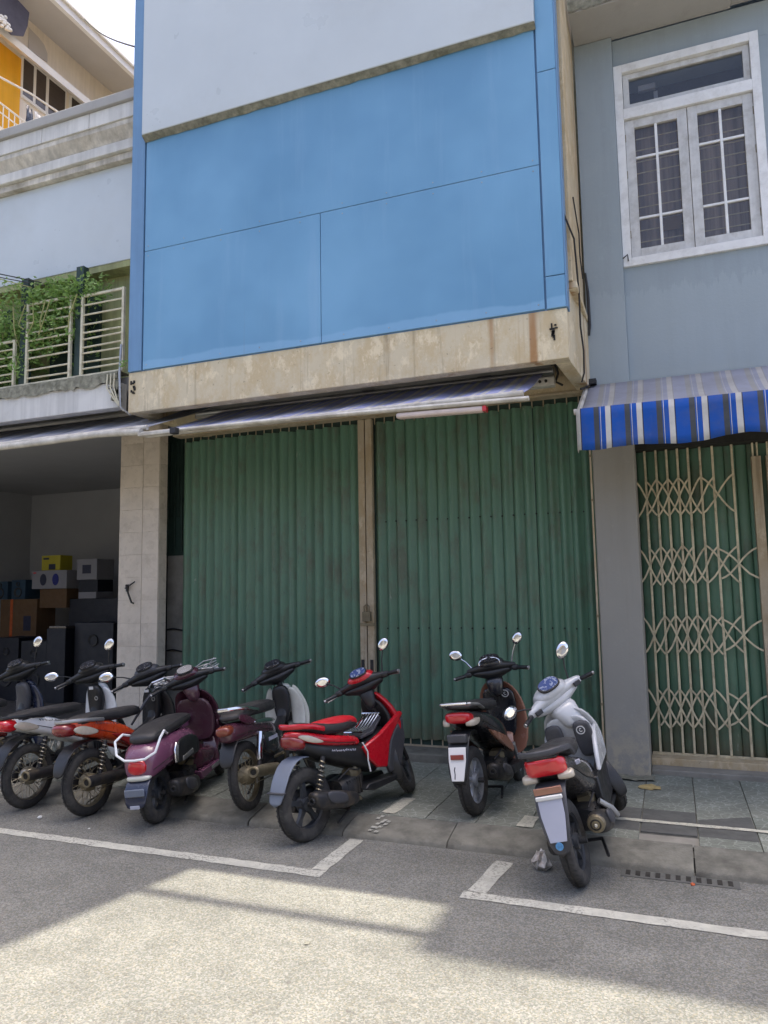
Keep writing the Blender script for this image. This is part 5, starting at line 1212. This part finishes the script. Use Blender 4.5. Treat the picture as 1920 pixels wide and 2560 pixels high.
def brown_scooter():
    b = Bike('motor_scooter', 'black and brown scooter with white plate parked against the right shutter leaf', (-1.555, 5.98, .1), 85.5, 6, 0, 10, R=.265)
    b.tk = (.15, .78, .02)
    b.wheel('rear_wheel', 0, .265, .095, 'spokes', 'silverwheel'); b.wheel('front_wheel', b.wb, .265, .085, 'spokes', 'silverwheel', True)
    b.engine_scooter(); b.muffler_scooter(-.03, .34, .46, .235, -.185, .066)
    b.shock(.02, .30, .14, .60, .15)
    b.L('tail_body', [(-.28, .765, .07, .035), (-.2, .76, .115, .055), (-.02, .73, .15, .075), (.22, .67, .17, .11), (.45, .58, .175, .14), (.6, .5, .155, .13), (.68, .45, .12, .1)], 'p_black', e=3)
    b.panel('side_trim', [(.05, .64), (.25, .6), (.5, .52), (.66, .4), (.62, .36), (.45, .44), (.2, .56)], .15, .181, 'p_brown', bev=.008)
    b.L('tail_light', [(-.315, .765, .07, .03), (-.29, .765, .1, .046), (-.22, .755, .122, .05), (-.16, .75, .13, .04)], 'lens_red', e=3.4)
    for sg in (-1, 1): b.L('indicator', [(-.29, .715, .02, .012, 90, sg*.085), (-.27, .715, .035, .026, 90, sg*.1), (-.18, .725, .03, .028, 90, sg*.125), (-.1, .735, .012, .016, 90, sg*.14)], 'lens_clear', e=4)
    b.L('seat', [(-.2, .83, .09, .02), (-.12, .84, .125, .035), (.05, .84, .145, .045), (.25, .815, .15, .05), (.45, .8, .135, .055), (.58, .785, .1, .045), (.62, .77, .06, .02)], 'seat')
    b.p('grab_rail', MB().tube([(.0, -.15, .815), (-.15, -.155, .85), (-.28, -.12, .87), (-.32, -.05, .875), (-.32, .05, .875), (-.28, .12, .87), (-.15, .155, .85), (.0, .15, .815)], .018, 8, flat=.7), 'alu')
    b.p('rear_rack', MB().box(-.34, -.24, -.11, .11, .865, .885), 'chrome', bevel=.006)
    b.hugger([(.12, .6), (-.04, .68), (-.16, .67), (-.24, .57), (-.295, .42), (-.315, .29)], [.07, .085, .09, .09, .085, .06], 'blackplast')
    b.p('plate_light', MB().box(-.255, -.2, -.08, .08, .6, .665), 'greyplast', bevel=.01)
    b.plate(-.293, .45, .145, .25, 15, 'plate'); b.p('plate_mark', MB().box(-.2975, -.285, -.055, .05, .485, .52), 'p_darkred', smooth=False)
    b.p('plate_scratch', MB().tube([(-.302, .02, .43), (-.308, .025, .41), (-.316, .02, .38), (-.326, .022, .345)], .004, 5), 'ink')
    b.L('leg_shield', [(1.02, .26, .17, .03, 0), (1.07, .4, .225, .035, 0), (1.09, .6, .235, .04, 0), (1.06, .78, .215, .04, 0), (1.0, .9, .15, .035, 0), (.97, .95, .09, .03, 0)], 'p_brown', e=3.4, bow=.07)
    b.L('inner_panel', [(.98, .4, .12, .025, 0), (1.0, .6, .14, .03, 0), (.98, .78, .165, .035, 0), (.93, .9, .14, .03, 0)], 'p_black', e=3.4, bow=.02)
    b.sticker(.915, -.075, .83, .036, -14); b.p('sticker', MB().box(.925, .93, .04, .11, .77, .795), 'greyplast', smooth=False)
    b.L('centre_tunnel', [(.55, .4, .13, .12), (.75, .32, .12, .08), (.95, .34, .12, .1)], 'blackplast', e=3)
    b.panel('footboard', [(.5, .27), (1.02, .25), (1.04, .2), (.5, .2)], .03, .2, 'blackplast', bev=.008)
    b.panel('chrome_strip', [(.62, .42), (.66, .44), (.72, .3), (.69, .28)], .165, .19, 'alu', bev=.003)
    b.fork('p_brown')
    b.bars(.86, 1.07, 'p_black', 'blackplast', True, .34, -.02, .14, .06, 'dial_dark', dsize=(.085, .05))
    b.p('instrument_trim', MB().tube([(.81-.03*abs(math.cos(a)), .098*math.cos(a), 1.125+.045*math.sin(a)) for a in [math.pi*k/12 for k in range(-1, 14)]], .006, 6), 'chrome', st=True)
    b.L('steering_neck', [(.87, .8, .06, .05, 0), (.87, .92, .075, .06, 0), (.89, 1.0, .1, .07, 0)], 'p_black', st=True)
    b.mirror(-1, .88, 1.1, .19, -.03, .1, .2, 0, -8, rot=-50, stem='chrome', size=(.06, .042)); b.mirror(1, .88, 1.1, .19, -.03, .12, .14, 0, 10, rot=15, stem='chrome', size=(.062, .048))

def plum_scooter():
    b = Bike('motor_scooter', 'rounded plum purple scooter with white looped grab rail and round red tail light', (-4.12, 5.30, 0), 102, 6, 4.8, 26, R=.235)
    b.tk = (.1, .85, .0)
    b.wheel('rear_wheel', 0, .235, .1, 'cast5', 'castwheel'); b.wheel('front_wheel', b.wb, .235, .09, 'cast5', 'castwheel', True)
    b.engine_scooter(); b.muffler_scooter(-.06, .285, .44, .2, -.19, .075)
    b.shock(.02, .27, .14, .52, .15)
    b.L('tail_body', [(-.32, .5, .085, .09), (-.28, .53, .13, .13), (-.16, .56, .175, .145), (.02, .58, .2, .145), (.25, .58, .21, .13), (.45, .56, .195, .13), (.6, .5, .15, .12), (.68, .45, .1, .1)], 'p_purple', e=2.7)
    for sg in (-1, 1):
        b.L('side_grille', [(.02, .52, .02, .06, 90, sg*.196), (.12, .545, .02, .1, 90, sg*.208), (.3, .54, .02, .1, 90, sg*.208), (.5, .5, .02, .08, 90, sg*.185), (.58, .46, .015, .05, 90, sg*.16)], 'blackplast', e=3)
        b.p('chrome_badge', MB().prism([(-.0, .47), (.05, .47), (.08, .6), (.05, .64), (.0, .58)], 'y', sg*.2, sg*.222), 'chrome', bevel=.01)
        b.p('trim_strip', MB().prism([(.12, .455), (.32, .465), (.32, .505), (.12, .495)], 'y', sg*.2, sg*.232), 'alu', bevel=.004)
    b.p('tail_light', MB().loft([(-.345, .53, .05, .04), (-.335, .53, .075, .058), (-.29, .535, .09, .07), (-.24, .54, .08, .06)], 2.3, 18), 'lens_red', sub=1)
    b.L('bumper_strip', [(-.345, .445, .075, .018), (-.32, .445, .105, .024), (-.25, .445, .12, .02)], 'p_cream', e=3)
    b.hugger([(.05, .47), (-.15, .46), (-.27, .42), (-.325, .33), (-.345, .22)], [.07, .1, .105, .1, .085], 'p_navy'); b.p('flap_reflector', MB().box(-.343, -.33, -.085, .085, .325, .385).xf(Matrix.Translation((0, 0, 0))), 'mudflap', bevel=.008)
    b.p('flap_badge', MB().box(-.358, -.348, -.04, .04, .235, .262), 'plate_lav', bevel=.003)
    b.L('seat', [(-.2, .715, .09, .03), (-.14, .73, .13, .045), (.05, .74, .16, .055), (.3, .74, .165, .055), (.5, .735, .14, .05), (.64, .72, .1, .04), (.68, .70, .06, .02)], 'seat')
    b.p('grab_rail', MB().tube([(.02, -.15, .72), (-.12, -.185, .77), (-.24, -.2, .74), (-.3, -.17, .64), (-.335, -.09, .6), (-.34, 0, .595), (-.335, .09, .6), (-.3, .17, .64), (-.24, .2, .74), (-.12, .185, .77), (.02, .15, .72)], .0105, 8), 'p_white')
    b.L('leg_shield', [(1.0, .22, .15, .03, 0), (1.06, .38, .21, .04, 0), (1.09, .56, .235, .045, 0), (1.07, .74, .225, .045, 0), (1.0, .86, .18, .04, 0), (.96, .92, .11, .03, 0)], 'p_plumdark', e=3.2, bow=.08)
    b.L('inner_panel', [(.95, .4, .16, .03, 0), (.99, .56, .19, .04, 0), (.97, .72, .19, .045, 0), (.92, .84, .14, .035, 0)], 'p_plumdark', e=3.2, bow=.03)
    b.p('cup_holder', MB().lathe([(.045, .0), (.05, .06), (.044, .06), (.04, .01)], (.88, .1, .58), 'z', 20), 'p_purple'); b.p('cup_rim', MB().lathe([(.047, .06), (.053, .066), (.047, .072), (.041, .066)], (.88, .1, .58), 'z', 20), 'chrome')
    b.p('sticker', MB().box(.925, .93, .02, .07, .76, .785), 'lens_amber', smooth=False)
    b.L('centre_tunnel', [(.5, .38, .16, .16), (.65, .32, .17, .12), (.85, .28, .18, .08), (1.0, .3, .17, .1)], 'p_plumdark', e=3)
    b.panel('footboard', [(.48, .25), (1.02, .22), (1.04, .18), (.5, .17)], .03, .205, 'p_purple', bev=.01)
    b.p('footboard_trim', MB().box(.7, 1.0, -.215, -.206, .195, .225), 'alu', bevel=.003)
    b.fork('p_plumdark')
    b.bars(.88, 1.02, 'p_plumdark', 'blackplast', True, .35, 0, .13, .06, 'dial_dark')
    # tangle of cable ties and a wire basket rim on the bars
    rnd = random.Random(11); m = MB()
    for k in range(9):
        q = []
        for i in range(7): q.append((.9+rnd.gauss(0, .02), .3-.1*i+rnd.gauss(0, .015), 1.06+rnd.gauss(0, .02)+.03*math.sin(i+k)))
        m.tube(q, .005, 5)
    b.p('cable_bundle', m, 'alu', st=True)
    b.p('child_rail', MB().tube([(.9, .34, 1.0), (.78, .36, 1.08), (.7, .3, 1.12), (.72, .2, 1.12), (.82, .16, 1.06)], .009, 6), 'chrome', st=True)
    b.L('steering_neck', [(.9, .78, .06, .05, 0), (.9, .9, .075, .06, 0), (.92, .97, .1, .07, 0)], 'p_plumdark', st=True)

def underbone(name, label, loc, head, lean, pitch, steer, P):
    """small step-through motorbike with spoked wheels, in the paints given by P"""
    b = Bike(name, label, loc, head, lean, pitch, steer, 1.17, .28)
    b.wheel('rear_wheel', 0, .28, P.get('tw', .075), 'wire', P.get('rim', 'steel')); b.wheel('front_wheel', b.wb, .28, .068, 'wire', P.get('rim', 'steel'), True)
    m = MB()
    for sg in (-1, 1): m.tube([(0, sg*.085, .28), (.25, sg*.085, .29), (.48, sg*.07, .33)], .016, 8, flat=1.5)
    m.tube([(0, -.1, .28), (0, .1, .28)], .013, 8); b.p('swing_arm', m, 'black_metal')
    m = MB().loft([(.42, .33, .09, .07), (.52, .3, .11, .1), (.68, .3, .105, .095), (.76, .33, .08, .06)], 3, 14); m.loft([(.74, .33, .055, .055), (.9, .37, .06, .055), (.96, .385, .04, .04)], 3, 12)
    for k in range(5): m.box(.79+k*.026, .8+k*.026, -.075, .075, .28, .44)
    b.p('engine', m, 'engine', ang=45)
    b.p('chain_case', MB().loft([(-.09, .28, .014, .05, 90, .1), (-.04, .29, .018, .075, 90, .1), (.2, .3, .016, .055, 90, .1), (.45, .33, .016, .06, 90, .09)], 3, 12), 'black_metal', sub=1)
    # exhaust on the right
    e = b.p('exhaust', MB().tube([(-.16, -.15, .325), (-.15, -.15, .323), (.1, -.15, .29), (.28, -.148, .262), (.36, -.14, .25), (.5, -.12, .215), (.8, -.1, .2), (.92, -.05, .26), (.93, 0, .33)], [.036, .046, .05, .047, .022, .016, .016, .016, .016], 14), P.get('muf', 'muffler'))
    b.p('outlet', MB().lathe([(.04, .012), (.047, -.004), (.04, -.012), (.028, -.008), (.02, .03), (.03, .03)], (-.16, -.15, .325), 'x', 18), 'dusty_steel', e); b.p('outlet_hole', MB().tube([(-.167, -.15, .326), (-.158, -.15, .325)], .023, 14), 'dark_gap', e)
    b.p('foot_pegs', MB().tube([(.52, -.21, .25), (.52, .21, .25)], .013, 8).tube([(.36, -.2, .37), (.38, -.1, .34)], .012, 8).tube([(.36, .2, .37), (.38, .1, .34)], .012, 8), 'dusty_steel')
    b.p('brake_pedal', MB().tube([(.5, -.14, .24), (.62, -.17, .25), (.68, -.18, .27)], .008, 6), 'dusty_steel')
    b.p('side_stand', MB().tube([(.5, .12, .22), (.46, .2, .1), (.43, .25, .012)], [.012, .011, .01], 6), 'black_metal')
    b.p('brake_rod', MB().tube([(-.01, -.1, .22), (.2, -.11, .21), (.48, -.13, .22)], .0045, 5).tube([(0, -.09, .28), (-.02, -.1, .21)], .008, 5), 'steel')
    b.p('kick_starter', MB().tube([(.55, -.12, .28), (.5, -.15, .36), (.45, -.17, .42), (.47, -.21, .43)], .009, 6), 'dusty_steel')
    for sg in (-1, 1): b.shock(.02, .31, .13, .60, sg*.115, P.get('spring', 'steel'), 'black_metal', .026, P.get('shroud'))
    # rear inner mudguard hugging the wheel
    pts = [(.2, .6), (.05, .63), (-.1, .635), (-.22, .59), (-.29, .5), (-.325, .4)]
    b.hugger(pts, [.06, .07, .075, .075, .07, .055], P.get('guard', 'blackplast'), .008)
    # tail
    b.L('tail_cowl', P.get('tail', [(-.24, .80, .045, .035), (-.17, .795, .085, .06), (-.02, .765, .118, .085), (.18, .69, .132, .1), (.38, .6, .135, .1), (.54, .51, .115, .085), (.66, .44, .07, .06)]), P['body'], e=3.4)
    if 'body2' in P: b.panel('side_panel', P.get('sp', [(.2, .64), (.42, .6), (.62, .5), (.7, .42), (.6, .38), (.4, .48)]), .1, .141, P['body2'], bev=.012)
    b.p('tail_light', MB().loft(P.get('lamp', [(-.285, .795, .05, .02), (-.27, .79, .08, .048), (-.2, .78, .1, .066), (-.12, .77, .106, .06)]), 2.8, 16), P.get('lens', 'lens_red'), sub=1)
    for sg in (-1, 1): b.L('indicator', [(-.2, .775, .006, .014, 90, sg*.1), (-.12, .755, .012, .045, 90, sg*.108), (-.02, .725, .009, .036, 90, sg*.119), (.06, .7, .005, .01, 90, sg*.126)], P.get('ind', 'lens_clear'), e=2.4)
    b.L('seat', P.get('seat', [(-.16, .815, .08, .02), (-.1, .825, .11, .04), (.1, .815, .125, .05), (.3, .785, .13, .055), (.5, .765, .115, .055), (.64, .755, .085, .05), (.69, .735, .05, .03)]), 'seat')
    b.p('grab_rail', MB().tube([(.12, -.13, .79), (-.04, -.135, .825), (-.18, -.1, .85), (-.245, -.04, .855), (-.245, .04, .855), (-.18, .1, .85), (-.04, .135, .825), (.12, .13, .79)], .013, 8, flat=1.3), P.get('rail', 'alu'))
    # spine and leg shield
    b.p('frame_spine', MB().loft([(.55, .52, .06, .07, 120), (.7, .5, .055, .06, 110), (.85, .58, .05, .055, 60), (.94, .72, .05, .05, 20), (.95, .85, .05, .05, 0)], 3, 12), 'blackplast', sub=1)
    sh = P.get('shield', 'p_white')
    for sg in (-1, 1):
        b.p('leg_shield', MB().loft([(.88, .3, .02, .02, 0, sg*.09), (.93, .4, .055, .022, 0, sg*.125), (.98, .55, .075, .024, 0, sg*.135), (1.0, .7, .075, .025, 0, sg*.13), (.98, .82, .055, .022, 0, sg*.11), (.96, .88, .025, .02, 0, sg*.09)], 2.6, 14), sh, sub=1)
    b.L('front_cowl', [(1.0, .62, .05, .04, 0), (1.04, .72, .085, .05, 0), (1.03, .84, .09, .05, 0), (.98, .93, .07, .04, 0)], P.get('cowl', sh), e=2.8)
    b.L('inner_cover', [(.9, .55, .05, .04, 0), (.93, .68, .085, .045, 0), (.93, .82, .095, .045, 0), (.91, .92, .07, .04, 0)], P.get('inner', 'blackplast'), e=3)
    b.fork(P.get('fender', P['body']), legs='steel')
    b.bars(.92, 1.03, P.get('head', 'blackplast'), P.get('head2', 'blackplast'), True, .345, 0, .115, .06, 'dial_dark')
    return b

def underbones():
    b = underbone('motorbike', 'small motorbike with white tail and silver white leg shield near the left edge', (-5.54, 5.30, 0), 90.5, 4, 4.8, 30, dict(body='p_white', shield='p_white', guard='blackplast', fender='p_white', rail='blackplast', lens='lens_red'))
    b.mirror(-1, .91, 1.05, .19, -.02, .07, .2, 0, -5, rot=-45, size=(.068, .046)); b.mirror(1, .91, 1.05, .19, -.06, .17, .08, 0, 12, rot=12, size=(.07, .046))
    script(b, .05, .3, .765, .69, -.136, 'blackplast', 1); b.p('sticker', MB().box(.875, .88, -.02, .03, .87, .9), 'sticker', smooth=False); b.p('lock_ring', MB().lathe([(.022, 0), (.022, -.006), (.012, -.006), (.012, 0)], (.88, -.05, .78), 'x', 14), 'alu')
    b = underbone('motorbike', 'orange and dark red motorbike with brown dusty spoked rear wheel', (-4.83, 5.29, 0), 88.5, 5, 4.8, 32, dict(body='p_orange', body2='p_darkred', shield='blackplast', cowl='greyplast', guard='blackplast', fender='p_darkred', rim='dusty_steel', tw=.08, lens='lens_dkred', muf='muffler', inner='blackplast', rail='alu', head='greyplast'))
    b.mirror(1, .93, 1.06, .17, -.06, .2, .1, 0, 12, rot=8, size=(.072, .05))
    b.p('sticker', MB().box(.875, .88, -.0, .05, .87, .895), 'sticker', smooth=False); b.p('lock_ring', MB().lathe([(.022, 0), (.022, -.006), (.012, -.006), (.012, 0)], (.878, -.05, .8), 'x', 14), 'alu')
    script(b, .02, .3, .775, .70, -.136, 'greyplast', 2)
    b.p('umbrella', MB().tube([(.86, -.12, .92), (.78, -.02, .78), (.68, .08, .6)], [.012, .016, .01], 8), 'greyplast')
    b = underbone('motorbike', 'old dark maroon motorbike with off white leg shield and long dusty exhaust', (-3.37, 5.53, .1), 96, 9, 0, 32, dict(
        body='p_plumdark', shield='p_cream', cowl='p_cream', guard='blackplast', fender='p_cream', rim='dusty_steel', shroud='chrome', muf='muffler_tan', lens='lens_brown', ind='p_plumdark', rail='chrome', inner='blackplast',
        tail=[(-.3, .66, .05, .05), (-.24, .66, .085, .08), (-.08, .66, .11, .085), (.15, .64, .125, .075), (.4, .6, .12, .07), (.55, .54, .1, .06)],
        lamp=[(-.33, .69, .045, .025), (-.315, .69, .065, .04), (-.25, .69, .075, .048), (-.2, .69, .07, .04)],
        seat=[(-.2, .77, .08, .02), (-.12, .79, .12, .04), (.1, .8, .135, .055), (.3, .79, .14, .06), (.48, .785, .125, .06), (.58, .77, .09, .05), (.62, .75, .05, .03)]))
    b.L('battery_case', [(.15, .5, .03, .07, 90, -.1), (.22, .49, .035, .1, 90, -.1), (.42, .47, .035, .1, 90, -.1), (.5, .45, .025, .06, 90, -.1)], 'p_black', e=3.2); b.p('case_decal', MB().box(.24, .42, -.139, -.135, .5, .53), 'plate_lav', smooth=False)
    b.L('chrome_side', [(.0, .7, .012, .018, 90, -.122), (.2, .685, .014, .026, 90, -.13), (.45, .65, .012, .022, 90, -.125)], 'chrome', e=2.6)
    for sg in (-1, 1): b.p('leg_shield_flare', MB().loft([(.95, .38, .03, .014, 0, sg*.16), (1.0, .52, .05, .016, 0, sg*.185), (1.02, .66, .055, .016, 0, sg*.185), (.99, .8, .04, .014, 0, sg*.155), (.97, .9, .02, .012, 0, sg*.12)], 2.6, 12), 'p_cream', sub=1)
    b = underbone('motorbike', 'dark navy motorbike mostly cut off by the left picture edge', (-6.55, 5.30, 0), 88, 5, 4.8, 30, dict(body='p_darkred', shield='p_navy', cowl='p_navy', guard='blackplast', fender='p_navy', rail='alu', inner='greyplast'))
    b.mirror(-1, .93, 1.06, .17, -.02, .11, .2, 0, -5, rot=-45, size=(.066, .046))
def script(b, x0, x1, z0, z1, y, mat, seed):
    # scribbled brand lettering too small to read in the picture
    rnd = random.Random(seed); m = MB(); n = 7
    for i in range(n):
        t = i/n; x = x0+(x1-x0)*t; z = z0+(z1-z0)*t; w = (x1-x0)/n*.8
        m.tube([(x, y, z), (x+w*.3, y, z+rnd.uniform(.008, .018)), (x+w*.6, y, z-rnd.uniform(.0, .008)), (x+w, y, z+rnd.uniform(0, .01))], .0028, 4)
    b.p('lettering', m, mat)['kind'] = 'stuff'
red_scooter(); silver_scooter(); brown_scooter(); plum_scooter(); underbones()
